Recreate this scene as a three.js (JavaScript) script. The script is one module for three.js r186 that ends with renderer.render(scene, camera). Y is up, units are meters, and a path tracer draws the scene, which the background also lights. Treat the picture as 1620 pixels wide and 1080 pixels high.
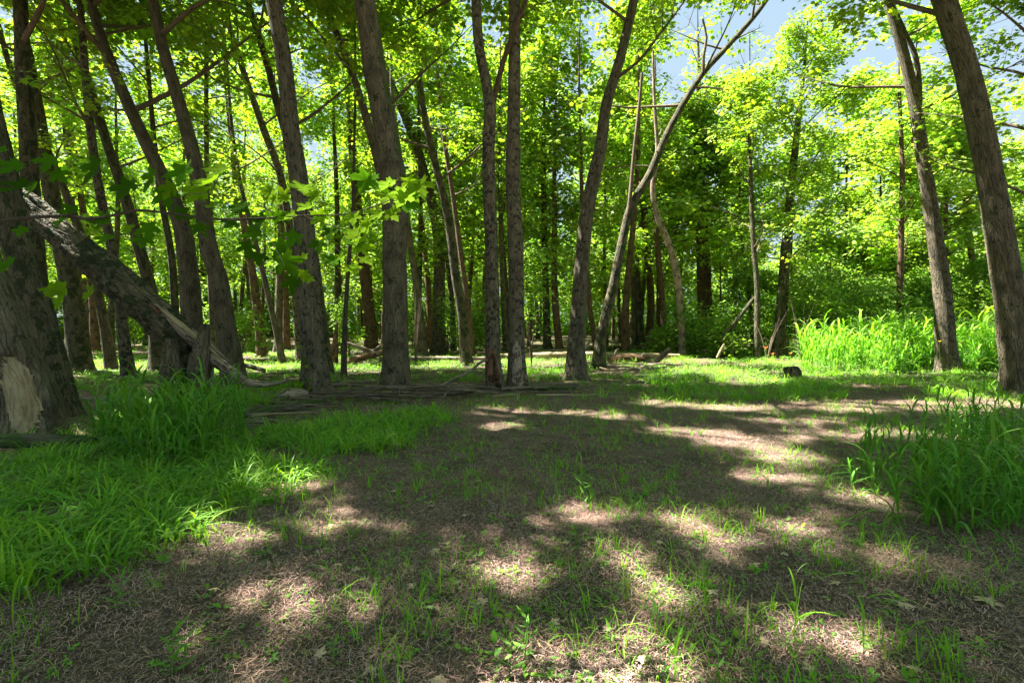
import * as THREE from 'three';
import { mergeGeometries } from 'three/addons/utils/BufferGeometryUtils.js';
import { ImprovedNoise } from 'three/addons/math/ImprovedNoise.js';

// ---------------------------------------------------------------- camera, sky, sun, exposure
const F = 780, CX = 810, CY = 540, EYE = 1.5, PITCH = 2.05 * Math.PI / 180;   // focal length and centre in pixels of a 1620 x 1080 frame
const scene = new THREE.Scene();
const camera = new THREE.PerspectiveCamera(2 * Math.atan(540 / F) * 180 / Math.PI, 1620 / 1080, 0.05, 600);
camera.position.set(0, EYE, 0);
camera.rotation.x = -PITCH;
scene.add(camera);
const renderer = new THREE.WebGLRenderer({ antialias: true });
renderer.setSize(1024, 682);
renderer.toneMapping = THREE.LinearToneMapping;
renderer.toneMappingExposure = 8;
renderer.shadowMap.enabled = true;
renderer.shadowMap.type = THREE.PCFSoftShadowMap;

{ // clear summer sky: pale near the horizon, bluer overhead
  const W = 256, H = 128, a = new Float32Array(W * H * 4);
  for (let j = 0; j < H; j++) {
    const el = (j + 0.5) / H * Math.PI - Math.PI / 2, t = Math.max(0, Math.sin(el)), k = Math.pow(t, 0.6);
    for (let i = 0; i < W; i++) {
      const o = (j * W + i) * 4;
      a[o] = 0.102 - 0.050 * k; a[o + 1] = 0.118 - 0.034 * k; a[o + 2] = 0.132 - 0.016 * k; a[o + 3] = 1;
    }
  }
  const sky = new THREE.DataTexture(a, W, H, THREE.RGBAFormat, THREE.FloatType);
  sky.mapping = THREE.EquirectangularReflectionMapping;
  sky.magFilter = sky.minFilter = THREE.LinearFilter;
  sky.needsUpdate = true;
  scene.background = sky; scene.environment = sky;
}
const SUN = new THREE.Vector3(-0.47, 0.84, -0.20).normalize();
const sun = new THREE.DirectionalLight(new THREE.Color(1, 0.95, 0.86), 5);
sun.position.copy(SUN).multiplyScalar(120); sun.target.position.set(0, 0, -20);
sun.position.add(sun.target.position);
sun.castShadow = true; sun.shadow.mapSize.set(4096, 4096); sun.shadow.radius = 1;
Object.assign(sun.shadow.camera, { left: -70, right: 70, top: 70, bottom: -70, near: 1, far: 300 });
scene.add(sun, sun.target);

// ---------------------------------------------------------------- helpers
const V = (x, y, z) => new THREE.Vector3(x, y, z);
let seed = 12345;
const rnd = () => { seed = (seed + 0x6D2B79F5) | 0; let t = Math.imul(seed ^ (seed >>> 15), 1 | seed); t = (t + Math.imul(t ^ (t >>> 7), 61 | t)) ^ t; return ((t ^ (t >>> 14)) >>> 0) / 4294967296; };
const rr = (a, b) => a + (b - a) * rnd();
const gauss = () => (rnd() + rnd() + rnd() + rnd() - 2) * 1.0;
const lerp = (a, b, t) => a + (b - a) * t, clamp = (x, a = 0, b = 1) => Math.min(b, Math.max(a, x));
const smooth = (a, b, x) => { const t = clamp((x - a) / (b - a)); return t * t * (3 - 2 * t); };
const pn = new ImprovedNoise(), N3 = (x, y, z) => pn.noise(x + 31.7, y + 11.3, z + 57.1);
// gently uneven forest floor
function gy(x, z) {
  const d = Math.hypot(x, z);
  return 0.16 * N3(x * 0.06, 0, z * 0.06) * smooth(4, 30, d) + 0.05 * N3(x * 0.35, 3, z * 0.35) + 0.022 * N3(x * 1.4, 7, z * 1.4) + 0.012 * N3(x * 5, 9, z * 5);
}
const cP = Math.cos(PITCH), sP = Math.sin(PITCH);
function ray(px, py) { const u = (px - CX) / F, v = (CY - py) / F; return V(u, v * cP - sP, -(cP + v * sP)); }
function at(px, py, d) { const r = ray(px, py); r.multiplyScalar(d / -r.z); r.y += EYE; return r; }   // point at a horizontal depth d
function gnd(px, py) { const r = ray(px, py); const t = EYE / -r.y; return V(r.x * t, gy(r.x * t, r.z * t), r.z * t); }
const depthOf = py => -gnd(CX, py).z;
function proj(x, y, z) { const Y = y - EYE, f = -(Y * sP + z * cP), u = Y * cP - z * sP; return [CX + F * x / f, CY - F * u / f, f]; }
const inPoly = (p, x, y) => { let c = false; for (let i = 0, j = p.length - 1; i < p.length; j = i++) { const [a, b] = p[i], [e, f] = p[j]; if ((b > y) !== (f > y) && x < (e - a) * (y - b) / (f - b) + a) c = !c; } return c; };

const taken = {};
function numbered(n) { const k = taken[n] = (taken[n] || 0) + 1; return k === 1 ? n : n + '_' + String(k - 1).padStart(3, '0'); }
function tag(o, label, category, group, kind) {
  if (label) o.userData.label = label; if (category) o.userData.category = category;
  if (group) o.userData.group = group; if (kind) o.userData.kind = kind; return o;
}
function thing(name, label, category, pos, group) {
  const o = new THREE.Group(); o.name = numbered(name); if (pos) o.position.copy(pos);
  tag(o, label, category, group); scene.add(o); return o;
}
function part(name, geo, mat, parent) {
  const m = new THREE.Mesh(geo, mat); m.name = parent === scene ? numbered(name) : name; m.castShadow = m.receiveShadow = true; parent.add(m); return m;
}

// ---------------------------------------------------------------- textures (what the surfaces are made of)
const hash2 = (x, y, s) => { let h = Math.imul(x, 374761393) ^ Math.imul(y, 668265263) ^ Math.imul(s, 2147483647); h = Math.imul(h ^ (h >>> 13), 1274126177); return ((h ^ (h >>> 16)) >>> 0) / 4294967296; };
function vn(x, y, px, py, s) { // value noise that repeats after px, py cells
  const xi = Math.floor(x), yi = Math.floor(y), fx = x - xi, fy = y - yi, u = fx * fx * (3 - 2 * fx), v = fy * fy * (3 - 2 * fy);
  const m = (a, b) => ((a % b) + b) % b, a0 = m(xi, px), a1 = m(xi + 1, px), b0 = m(yi, py), b1 = m(yi + 1, py);
  return lerp(lerp(hash2(a0, b0, s), hash2(a1, b0, s), u), lerp(hash2(a0, b1, s), hash2(a1, b1, s), u), v);
}
const toS = c => Math.round(255 * clamp(c <= 0.0031308 ? 12.92 * c : 1.055 * Math.pow(c, 1 / 2.4) - 0.055));
function dataTex(W, H, fn, srgb) {
  const a = new Uint8Array(W * H * 4), c = [0, 0, 0];
  for (let j = 0; j < H; j++) for (let i = 0; i < W; i++) { fn(i / W, j / H, c, i, j); const o = (j * W + i) * 4; for (let k = 0; k < 3; k++) a[o + k] = srgb ? toS(c[k]) : Math.round(255 * clamp(c[k])); a[o + 3] = 255; }
  const t = new THREE.DataTexture(a, W, H); t.wrapS = t.wrapT = THREE.RepeatWrapping; t.magFilter = THREE.LinearFilter; t.minFilter = THREE.LinearMipmapLinearFilter; t.generateMipmaps = true;
  if (srgb) t.colorSpace = THREE.SRGBColorSpace; t.needsUpdate = true; return t;
}
// bark: one tile is 1 m around by 2 m up
const BW = 512, BH = 1024, barkH = new Float32Array(BW * BH);
for (let j = 0; j < BH; j++) for (let i = 0; i < BW; i++) {
  const u = i / BW, v = j / BH;
  const w = (vn(u * 8, v * 8, 8, 8, 1) - 0.5) * 0.07 + (vn(u * 24, v * 20, 24, 20, 2) - 0.5) * 0.02;
  const a = Math.abs(vn((u + w) * 38, v * 9, 38, 9, 3) * 2 - 1), b = Math.abs(vn((u + w) * 76, v * 26, 76, 26, 4) * 2 - 1);
  const cr = smooth(0.0, 0.45, a) * 0.7 + smooth(0, 0.5, b) * 0.3;
  barkH[j * BW + i] = clamp(cr * 0.8 + 0.2 * vn(u * 128, v * 90, 128, 90, 5));
}
const barkBump = dataTex(BW, BH, (u, v, c, i, j) => { c[0] = c[1] = c[2] = barkH[j * BW + i]; });
function barkMap(lo, hi, spot, amount, scale, s) {
  return dataTex(BW, BH, (u, v, c, i, j) => {
    const h = barkH[j * BW + i], t = 0.55 * h + 0.45 * vn(u * 6, v * 10, 6, 10, s) + 0.25 * (vn(u * 90, v * 60, 90, 60, s + 1) - 0.5);
    const q = vn(u * scale, v * scale * 2, scale, scale * 2, s + 2) * 0.6 + vn(u * scale * 4, v * scale * 8, scale * 4, scale * 8, s + 3) * 0.4 + 0.12 * (vn(u * 100, v * 200, 100, 200, s + 4) - 0.5);
    const k = smooth(1 - amount - 0.03, 1 - amount + 0.05, q);
    for (let n = 0; n < 3; n++) c[n] = lerp(lerp(lo[n], hi[n], clamp(t)), spot[n] * (0.6 + 0.8 * h), k);
  }, true);
}
const barkMat = (map, bump = 0.035) => new THREE.MeshStandardMaterial({ map, bumpMap: barkBump, bumpScale: bump, roughness: 0.95 });
const M = {};
M.barkGrey = barkMat(barkMap([0.016, 0.011, 0.006], [0.190, 0.155, 0.094], [0.026, 0.028, 0.010], 0.29, 9, 20));
M.barkMoss = barkMat(barkMap([0.016, 0.012, 0.006], [0.160, 0.133, 0.072], [0.024, 0.033, 0.008], 0.47, 8, 30));
M.barkSpot = barkMat(barkMap([0.020, 0.014, 0.008], [0.190, 0.155, 0.097], [0.020, 0.019, 0.010], 0.37, 14, 40));
M.barkRust = barkMat(barkMap([0.050, 0.026, 0.012], [0.20, 0.118, 0.060], [0.035, 0.026, 0.014], 0.36, 8, 50));
M.twig = barkMat(barkMap([0.05, 0.034, 0.022], [0.19, 0.14, 0.095], [0.02, 0.02, 0.012], 0.3, 8, 55), 0.006);
M.deadWood = barkMat(barkMap([0.10, 0.072, 0.05], [0.40, 0.31, 0.235], [0.09, 0.06, 0.045], 0.38, 6, 60), 0.012);
M.paleWood = barkMat(barkMap([0.17, 0.125, 0.07], [0.43, 0.34, 0.20], [0.25, 0.18, 0.10], 0.38, 6, 70), 0.006);
M.redWood = barkMat(barkMap([0.06, 0.032, 0.016], [0.25, 0.135, 0.070], [0.05, 0.025, 0.014], 0.42, 6, 80), 0.014);
M.mossLog = barkMat(barkMap([0.04, 0.034, 0.022], [0.15, 0.125, 0.08], [0.045, 0.085, 0.012], 0.56, 5, 90));
for (const k in M) M[k].name = k;

const leafMat = (r, g, b, t = 0.5, coat = 0) => new THREE.MeshPhysicalMaterial({ color: new THREE.Color().setRGB(r, g, b), roughness: 0.95, transmission: t, thickness: 0, side: THREE.DoubleSide, vertexColors: true, clearcoat: coat, clearcoatRoughness: 0.4, specularIntensity: 0.3 });
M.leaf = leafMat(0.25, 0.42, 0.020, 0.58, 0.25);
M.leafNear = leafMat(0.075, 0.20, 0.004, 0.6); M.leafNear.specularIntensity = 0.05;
M.shrubLeaf = leafMat(0.20, 0.38, 0.022, 0.55);
M.grass = leafMat(0.18, 0.42, 0.010, 0.5, 0.35);
M.reed = leafMat(0.11, 0.30, 0.010, 0.45, 0.35);
M.herb = leafMat(0.14, 0.34, 0.020, 0.5, 0.15);
M.dryLeaf = new THREE.MeshStandardMaterial({ color: new THREE.Color().setRGB(0.42, 0.31, 0.20), roughness: 0.9, side: THREE.DoubleSide, vertexColors: true });
M.litter = new THREE.MeshStandardMaterial({ color: 0xffffff, roughness: 0.95, side: THREE.DoubleSide, vertexColors: true });

// ---------------------------------------------------------------- tubes: trunks, limbs, logs, sticks
function tube(pts, rad, seg, step, o = {}) {
  const curve = new THREE.CatmullRomCurve3(pts, false, 'centripetal');
  let L = 0; for (let i = 1; i < pts.length; i++) L += pts[i].distanceTo(pts[i - 1]);
  const n = Math.max(2, Math.ceil(L / step)), pos = [], uv = [], idx = [], K = pts.length - 1;
  const r0 = rad[0], reps = Math.max(1, Math.round(2 * Math.PI * r0));
  let nrm = null, prev = null, len = 0;
  for (let i = 0; i <= n; i++) {
    const t = i / n, p = curve.getPoint(t), q = t * K, k = Math.min(K - 1, Math.floor(q)), r = lerp(rad[k], rad[k + 1], q - k), tan = curve.getTangent(t);
    if (!nrm) { nrm = Math.abs(tan.z) < 0.9 ? V(0, 0, 1) : V(1, 0, 0); }
    nrm.addScaledVector(tan, -nrm.dot(tan)).normalize();
    const bi = V(0, 0, 0).crossVectors(tan, nrm);
    if (prev) len += p.distanceTo(prev); prev = p;
    for (let j = 0; j <= seg; j++) {
      const a = (j % seg) / seg * 2 * Math.PI, rd = r * (o.disp ? o.disp(a, len, r, t, L) : 1), c = Math.cos(a) * rd, s = Math.sin(a) * rd;
      pos.push(p.x + nrm.x * c + bi.x * s, p.y + nrm.y * c + bi.y * s, p.z + nrm.z * c + bi.z * s);
      uv.push(reps * j / seg + (o.u0 || 0), len / 2 + (o.v0 || 0));
    }
  }
  for (let i = 0; i < n; i++) for (let j = 0; j < seg; j++) { const a = i * (seg + 1) + j, b = a + seg + 1; idx.push(a, a + 1, b, b, a + 1, b + 1); }
  if (o.cap !== false) for (const [row, flip] of [[0, true], [n, false]]) {
    const c = curve.getPoint(row / n), tn = curve.getTangent(row / n).multiplyScalar((flip ? -1 : 1) * (o.capOut || 0)), base = pos.length / 3;
    pos.push(c.x + tn.x, c.y + tn.y, c.z + tn.z); uv.push(0.5, row ? len / 2 : 0);
    for (let j = 0; j < seg; j++) { const a = row * (seg + 1) + j; flip ? idx.push(base, a + 1, a) : idx.push(base, a, a + 1); }
  }
  const g = new THREE.BufferGeometry();
  g.setAttribute('position', new THREE.Float32BufferAttribute(pos, 3)); g.setAttribute('uv', new THREE.Float32BufferAttribute(uv, 2)); g.setIndex(idx);
  g.computeVertexNormals();
  const nm = g.attributes.normal;
  for (let i = 0; i <= n; i++) { const a = i * (seg + 1), b = a + seg, x = nm.getX(a) + nm.getX(b), y = nm.getY(a) + nm.getY(b), z = nm.getZ(a) + nm.getZ(b), l = Math.hypot(x, y, z) || 1; nm.setXYZ(a, x / l, y / l, z / l); nm.setXYZ(b, x / l, y / l, z / l); }
  return g;
}
// wounds: hollows in the bark {a, half, h0, h1, deep}
function barkDisp(o = {}) {
  const s = rr(0, 100), flare = o.flare ?? 0.35, fh = o.fh ?? 0.35, lobes = o.lobes ?? 5, ph = rr(0, 6), amp = o.amp ?? 0.05, ridges = o.ridges ?? 0.03;
  return (a, h, r) => {
    const ca = Math.cos(a), sa = Math.sin(a), fl = Math.exp(-h / fh);
    let k = 1 + amp * N3(ca * 1.3 + s, h * 0.9, sa * 1.3) * 1.6 + ridges * N3(ca * 5 + s, h * 1.6, sa * 5) + 0.5 * ridges * N3(ca * 11 + s, h * 5, sa * 11);
    k *= 1 + fl * flare * (0.55 + 0.75 * Math.pow(0.5 + 0.5 * Math.cos(a * lobes + ph + 1.5 * N3(s, h, 1)), 1.5));
    for (const w of o.wounds || []) {
      let da = Math.abs(((a - w.a + 9.4248) % 6.2832) - 3.1416), m = (w.h0 + w.h1) / 2, e = Math.hypot(da / w.half, (h - m) / ((w.h1 - w.h0) / 2)) + 0.12 * N3(ca * 3 + s, h * 4, sa * 3);
      k *= 1 - w.deep * smooth(1.02, 0.86, e) + 0.09 * smooth(0.85, 1.05, e) * smooth(1.35, 1.05, e);
    }
    return k;
  };
}

// ---------------------------------------------------------------- leaves
const LEAF = [[0, 0], [0.13, 0.10], [0.40, 0.06], [0.33, 0.27], [0.58, 0.52], [0.36, 0.50], [0.27, 0.66], [0.14, 0.60], [0.0, 1.0]];
const OUT = [...LEAF, ...LEAF.slice(1, 8).reverse().map(([x, y]) => [-x, y])];
function addLeaf(buf, m, size, col, simple) { // a lobed leaf; m places it (y along the leaf, z out of the blade)
  const o = simple ? [[0, 0], [0.42, 0.12], [0.3, 0.34], [0.5, 0.6], [0.2, 0.6], [0, 1], [-0.2, 0.6], [-0.5, 0.6], [-0.3, 0.34], [-0.42, 0.12]] : OUT;
  const base = buf.pos.length / 3, v = V(0, 0, 0), put = (x, y) => { v.set(x * size, (y + 0.12) * size, (-0.30 * Math.abs(x) - 0.25 * (y - 0.4) * (y - 0.4)) * size).applyMatrix4(m); buf.pos.push(v.x, v.y, v.z); buf.col.push(...col); };
  put(0, 0.34); for (const [x, y] of o) put(x, y);
  for (let i = 0; i < o.length; i++) buf.idx.push(base, base + 1 + i, base + 1 + (i + 1) % o.length);
}
function finish(buf) {
  const g = new THREE.BufferGeometry();
  g.setAttribute('position', new THREE.Float32BufferAttribute(buf.pos, 3)); if (buf.col.length) g.setAttribute('color', new THREE.Float32BufferAttribute(buf.col, 3)); g.setIndex(buf.idx); g.computeVertexNormals(); return g;
}
const newBuf = () => ({ pos: [], col: [], idx: [] });
const eul = (x, y, z) => new THREE.Matrix4().makeRotationFromEuler(new THREE.Euler(x, y, z, 'YXZ'));
// a spray of leaves about 0.7 m across, as one twig carries it
function spray(nLeaves, R, size, flat, simple) {
  const b = newBuf();
  for (let i = 0; i < nLeaves; i++) {
    const p = V(gauss(), gauss() * flat, gauss()).multiplyScalar(R * 0.75), yaw = Math.atan2(p.x, p.z) + Math.PI + gauss() * 1.2;
    const m = new THREE.Matrix4().makeTranslation(p.x, p.y, p.z).multiply(eul(0, yaw, 0)).multiply(eul(-Math.PI / 2 - rr(0.0, 0.9), 0, gauss() * 0.5));
    const k = rr(0.55, 1.35), y = rr(0.85, 1.2);
    addLeaf(b, m, size * rr(0.7, 1.25), [k * y, k, k * rr(0.7, 1.1)], simple);
  }
  return finish(b);
}
const SPRAY = [0, 1, 2, 3].map(() => spray(26, 0.42, 0.135, 0.55, false));
const SPRAYF = [0, 1, 2].map(() => spray(24, 0.5, 0.17, 0.65, true));
const SHRUBS = [0, 1, 2].map(() => spray(30, 0.36, 0.10, 0.7, true));

// ---------------------------------------------------------------- where the canopy is open
// sun flecks read off the ground of the photograph: [x, y, half width, half height] in its pixels
const FLECK = [[800, 905, 70, 32], [430, 965, 78, 42], [540, 828, 48, 22], [500, 772, 55, 14], [385, 850, 60, 18], [940, 815, 42, 16], [1000, 885, 40, 18], [1060, 945, 52, 24], [1150, 855, 42, 16], [1270, 835, 52, 18], [1080, 818, 40, 18], [620, 705, 34, 5], [790, 652, 75, 7], [800, 675, 60, 9], [930, 658, 70, 7], [985, 665, 50, 7], [1050, 640, 50, 7], [1100, 685, 100, 9], [1180, 700, 90, 10], [1255, 722, 80, 10], [1300, 690, 60, 9], [1340, 1020, 95, 22], [1260, 985, 50, 16], [1420, 1050, 60, 18], [1480, 912, 50, 10], [1130, 590, 60, 10], [1200, 603, 70, 7], [1350, 645, 110, 12], [1500, 648, 90, 13], [1590, 640, 50, 16], [1180, 648, 90, 7], [1280, 668, 80, 8], [200, 655, 45, 12], [165, 678, 40, 10], [1240, 752, 60, 8], [1420, 690, 60, 10], [590, 962, 24, 14], [1380, 790, 40, 8], [1100, 572, 60, 5], [1290, 575, 90, 7], [1430, 590, 60, 6], [1560, 700, 50, 10], [860, 575, 60, 5], [690, 580, 40, 6], [580, 585, 40, 6], [430, 560, 50, 10]]
  .map(([x, y, w, h]) => { const c = gnd(x, y), a = gnd(x, y - h), b = gnd(x, y + h); return { x: c.x, z: (a.z + b.z) / 2, rx: 0.85 * w * -c.z / F, rz: 0.85 * Math.abs(a.z - b.z) / 2, m: c.z > -5.5 ? 0.30 : 0.25 }; });
// gaps that show the sky, as seen from the clearing
const GAPS = [[[1060, 0], [1060, 60], [1000, 120], [1040, 175], [1080, 165], [1150, 115], [1210, 110], [1235, 70], [1255, 0]], [[1385, 70], [1400, 120], [1455, 130], [1500, 70], [1480, 40]], [[1520, 0], [1560, 60], [1620, 50], [1620, 0]]];
// openings through which the sun reaches the bough, the right hand trunk and the sunlit log
const LIT = [[330, 310, 2.4, 0.12], [350, 300, 2.4, 0.12], [480, 315, 2.55, 0.15], [560, 390, 2.55, 0.16], [555, 430, 2.5, 0.1], [630, 310, 2.65, 0.2], [655, 320, 2.65, 0.15], [600, 330, 2.6, 0.1], [104, 464, 2.4, 0.12], [460, 400, 2.45, 0.08], [1605, 600, 10.5, 0.4], [1600, 550, 10.5, 0.4], [1592, 490, 10.5, 0.4], [1583, 430, 10.5, 0.35], [1490, 430, 14.5, 0.35], [1495, 480, 14.5, 0.3], [870, 562, 20.5, 0.7], [920, 566, 20.5, 0.6], [830, 563, 20.5, 0.5]].map(([x, y, d, r]) => Object.assign(at(x, y, d), { r }));
function keepSpray(p, r) {
  if (p.y < 0.3) return false;
  const k = p.y / SUN.y, gx = p.x - SUN.x * k, gz = p.z - SUN.z * k;
  if (gz > -30 && gz < 1) for (const f of FLECK) { const e = Math.hypot((gx - f.x) / (f.rx + f.m * r), (gz - f.z) / (f.rz + f.m * r)); if (e < 1) return false; }
  for (const q of LIT) { const dx = p.x - q.x, dy = p.y - q.y, dz = p.z - q.z, t = dx * SUN.x + dy * SUN.y + dz * SUN.z; if (t > 0 && Math.hypot(dx - SUN.x * t, dy - SUN.y * t, dz - SUN.z * t) < q.r + 0.3 * r) return false; }
  if (p.z < -0.2) {
    const [x, y, f] = proj(p.x, p.y, p.z);
    if (f < 4.5 && x > -300 && x < 1920 && y > -300 && y < 1100) return false;
    if (y > -40 && y < 260) for (const g of GAPS) if (inPoly(g, x, y) && rnd() < 0.93) return false;
  } else if (p.length() < 3.5) return false;
  return true;
}
const m4 = new THREE.Matrix4(), q4 = new THREE.Quaternion(), e4 = new THREE.Euler(), s4 = V(1, 1, 1), c4 = new THREE.Color();
function instanced(name, geo, mat, list, parent) { // list: [position, yaw, tiltX, tiltZ, scale, tint r, g, b]
  const m = new THREE.InstancedMesh(geo, mat, Math.max(1, list.length)); m.name = parent === scene ? numbered(name) : name;
  list.forEach((l, i) => { q4.setFromEuler(e4.set(l[2], l[1], l[3], 'YXZ')); s4.set(l[4], l[4] * (l[8] || 1), l[4]); m.setMatrixAt(i, m4.compose(l[0], q4, s4)); m.setColorAt(i, c4.setRGB(l[5], l[6], l[7])); });
  m.castShadow = m.receiveShadow = true; m.userData.kind = 'stuff'; parent.add(m); return m;
}

// ---------------------------------------------------------------- trees
// pts: trunk axis, base first; rads; opts: H height, hb lowest limb, limbs, nC sprays per limb, reach
const crowns = [], limbPts = [];
function growTree(root, pts, rads, o) {
  const org = root.position, L = p => p.clone().sub(org);
  const top = pts[pts.length - 1], below = pts[pts.length - 2], dir = top.clone().sub(below).normalize();
  let p = top.clone(), r = rads[rads.length - 1]; const path = pts.map(x => x.clone()), rad = [...rads];
  const H = o.H;
  while (p.y < H - 0.5) { // carry the stem on upwards beyond what the photograph shows
    const st = Math.min(2.2, H - p.y); dir.lerp(V(rr(-0.12, 0.12), 1, rr(-0.12, 0.12)), 0.35).normalize();
    p = p.clone().addScaledVector(dir, st); r = Math.max(0.02, rads[rads.length - 1] * Math.max(0.12, (H - p.y) / (H - top.y))); path.push(p); rad.push(r);
  }
  const far = o.far, trunkParts = [];
  const disp = far ? barkDisp({ amp: 0.07, ridges: 0.02, flare: 0.3, lobes: 4 }) : barkDisp(o);
  const tg = tube(path.map(L), rad, far ? 9 : (o.seg || 26), far ? 0.6 : 0.11, { disp, u0: rr(0, 1), v0: rr(0, 1) });
  const curve = new THREE.CatmullRomCurve3(path, false, 'centripetal'), list = [];
  const atH = h => { let a = 0, b = 1; for (let i = 0; i < 22; i++) { const m = (a + b) / 2; curve.getPoint(m).y < h ? a = m : b = m; } const q = a * (path.length - 1), k = Math.min(path.length - 2, Math.floor(q)); return [curve.getPoint(a), lerp(rad[k], rad[k + 1], q - k)]; };
  let az = rr(0, 6.28);
  const sc = o.sc || 1, tint = o.tint || 1;
  for (let i = 0; i < o.limbs; i++) {
    const f = (i + rr(0.1, 0.9)) / o.limbs, h = lerp(o.hb, H - 0.8, Math.pow(f, 0.85)), [s, sr] = atH(h);
    az += 2.4 + rr(-0.5, 0.5);
    const len = o.reach * lerp(1.05, 0.45, f) * rr(0.75, 1.2), el = lerp(o.droop ?? 0.25, 1.0, f * 0.8) + rr(-0.15, 0.2), r1 = Math.min(sr * 0.5, 0.014 + len * 0.010);
    const d = V(Math.cos(az) * Math.cos(el), Math.sin(el), Math.sin(az) * Math.cos(el)), pp = [s.clone()], rs = [r1];
    for (let k = 1; k <= 4; k++) { d.y += rr(-0.12, 0.2); d.x += rr(-0.2, 0.2); d.z += rr(-0.2, 0.2); d.normalize(); pp.push(pp[k - 1].clone().addScaledVector(d, len / 4)); rs.push(r1 * (1 - k / 4.6)); }
    const gs = [tube(pp.map(L), rs, far ? 4 : 6, far ? 0.8 : 0.3, { cap: false })], lc = new THREE.CatmullRomCurve3(pp, false, 'centripetal');
    const tips = [];
    for (let k = 0; k < (far ? 2 : 5); k++) {
      const t = rr(0.25, 0.95), b = lc.getPoint(t), dd = lc.getTangent(t).add(V(rr(-1, 1), rr(-0.5, 0.6), rr(-1, 1)).multiplyScalar(0.9)).normalize(), sl = len * rr(0.25, 0.5) * (1.15 - t * 0.5);
      const e = b.clone().addScaledVector(dd, sl), mid = b.clone().lerp(e, 0.5).add(V(rr(-0.1, 0.1), rr(0, 0.15), rr(-0.1, 0.1)).multiplyScalar(sl * 0.5));
      gs.push(tube([b, mid, e].map(L), [rs[2] * 0.5, rs[2] * 0.32, 0.004], far ? 3 : 4, far ? 1.2 : 0.4, { cap: false })); tips.push([b, e]);
    }
    if (far) trunkParts.push(...gs); else part('branch', mergeGeometries(gs), o.limbMat || o.mat, root);
    if (o.near) for (const [b, e] of tips) for (const t of [0.3, 0.65, 1]) { const q = b.clone().lerp(e, t); if (q.y > 6.5) limbPts.push([q, crowns.length]); }
    for (let k = 0; k < o.nC; k++) {
      let c; if (rnd() < 0.6) { const [b, e] = tips[Math.floor(rnd() * tips.length)]; c = b.clone().lerp(e, rr(0.25, 1.1)); } else c = lc.getPoint(rr(0.35, 1));
      c.add(V(gauss(), gauss() * 0.7, gauss()).multiplyScalar(0.5 * sc + 0.08 * len));
      const s0 = sc * rr(0.75, 1.25);
      if (o.lowest && c.y < o.lowest || o.near && c.y < 9 && rnd() < 0.6) continue;
      if (!keepSpray(c, s0)) continue;
      const k0 = tint * rr(0.8, 1.2), y = rr(0.85, 1.2); list.push([L(c), rr(0, 6.28), rr(-0.35, 0.35), rr(-0.35, 0.35), s0, k0 * y, k0, k0 * rr(0.7, 1.1)]);
    }
  }
  part('trunk', far ? mergeGeometries([tg, ...trunkParts]) : tg, o.mat, root);
  crowns.push({ root, list, twigs: [], geo: far ? SPRAYF[Math.floor(rnd() * 3)] : SPRAY[Math.floor(rnd() * 4)] });
  for (const w of o.wounds || []) if (w.mat) part(w.name || 'bare_wood', barkPatch(path.map(L), rad, disp, w), w.mat, root);
  return { atH };
}
// bare wood inside a wound, or a sheet of moss on the bark: follows the trunk a few millimetres proud of it
function barkPatch(path, rad, disp, w) {
  const curve = new THREE.CatmullRomCurve3(path, false, 'centripetal'), K = path.length - 1, S = 900, rows = [];
  let nrm = V(0, 0, 1), len = 0, prev = null;
  for (let i = 0; i <= S; i++) {
    const t = i / S, p = curve.getPoint(t), tan = curve.getTangent(t); nrm.addScaledVector(tan, -nrm.dot(tan)).normalize();
    if (prev) len += p.distanceTo(prev); prev = p;
    if (len > w.h1 + 0.1) break;
    if (len >= w.h0 - 0.05 && (!rows.length || len - rows[rows.length - 1].len > 0.03)) { const q = t * K, k = Math.min(K - 1, Math.floor(q)); rows.push({ p, len, r: lerp(rad[k], rad[k + 1], q - k), n: nrm.clone(), b: V(0, 0, 0).crossVectors(tan, nrm) }); }
  }
  const C = 18, pos = [], uv = [], idx = [], ok = [];
  for (const R of rows) for (let j = 0; j <= C; j++) {
    const a = w.a + (j / C * 2 - 1) * w.half * 1.05, rd = R.r * disp((a + 6.2832) % 6.2832, R.len, R.r) + 0.006, c = Math.cos(a) * rd, s = Math.sin(a) * rd;
    pos.push(R.p.x + R.n.x * c + R.b.x * s, R.p.y + R.n.y * c + R.b.y * s, R.p.z + R.n.z * c + R.b.z * s); uv.push(j / C * w.half * R.r * 2, R.len / 2);
    ok.push(Math.hypot((j / C * 2 - 1) * 1.05, (R.len - (w.h0 + w.h1) / 2) / ((w.h1 - w.h0) / 2)) + 0.10 * N3(Math.cos(a) * 6, R.len * 9, 4) < (w.cut || 0.93));
  }
  for (let i = 0; i < rows.length - 1; i++) for (let j = 0; j < C; j++) { const a = i * (C + 1) + j, b = a + C + 1; if (ok[a] && ok[a + 1] && ok[b] && ok[b + 1]) idx.push(a, a + 1, b, b, a + 1, b + 1); }
  const g = new THREE.BufferGeometry(); g.setAttribute('position', new THREE.Float32BufferAttribute(pos, 3)); g.setAttribute('uv', new THREE.Float32BufferAttribute(uv, 2)); g.setIndex(idx); g.computeVertexNormals(); return g;
}
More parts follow.
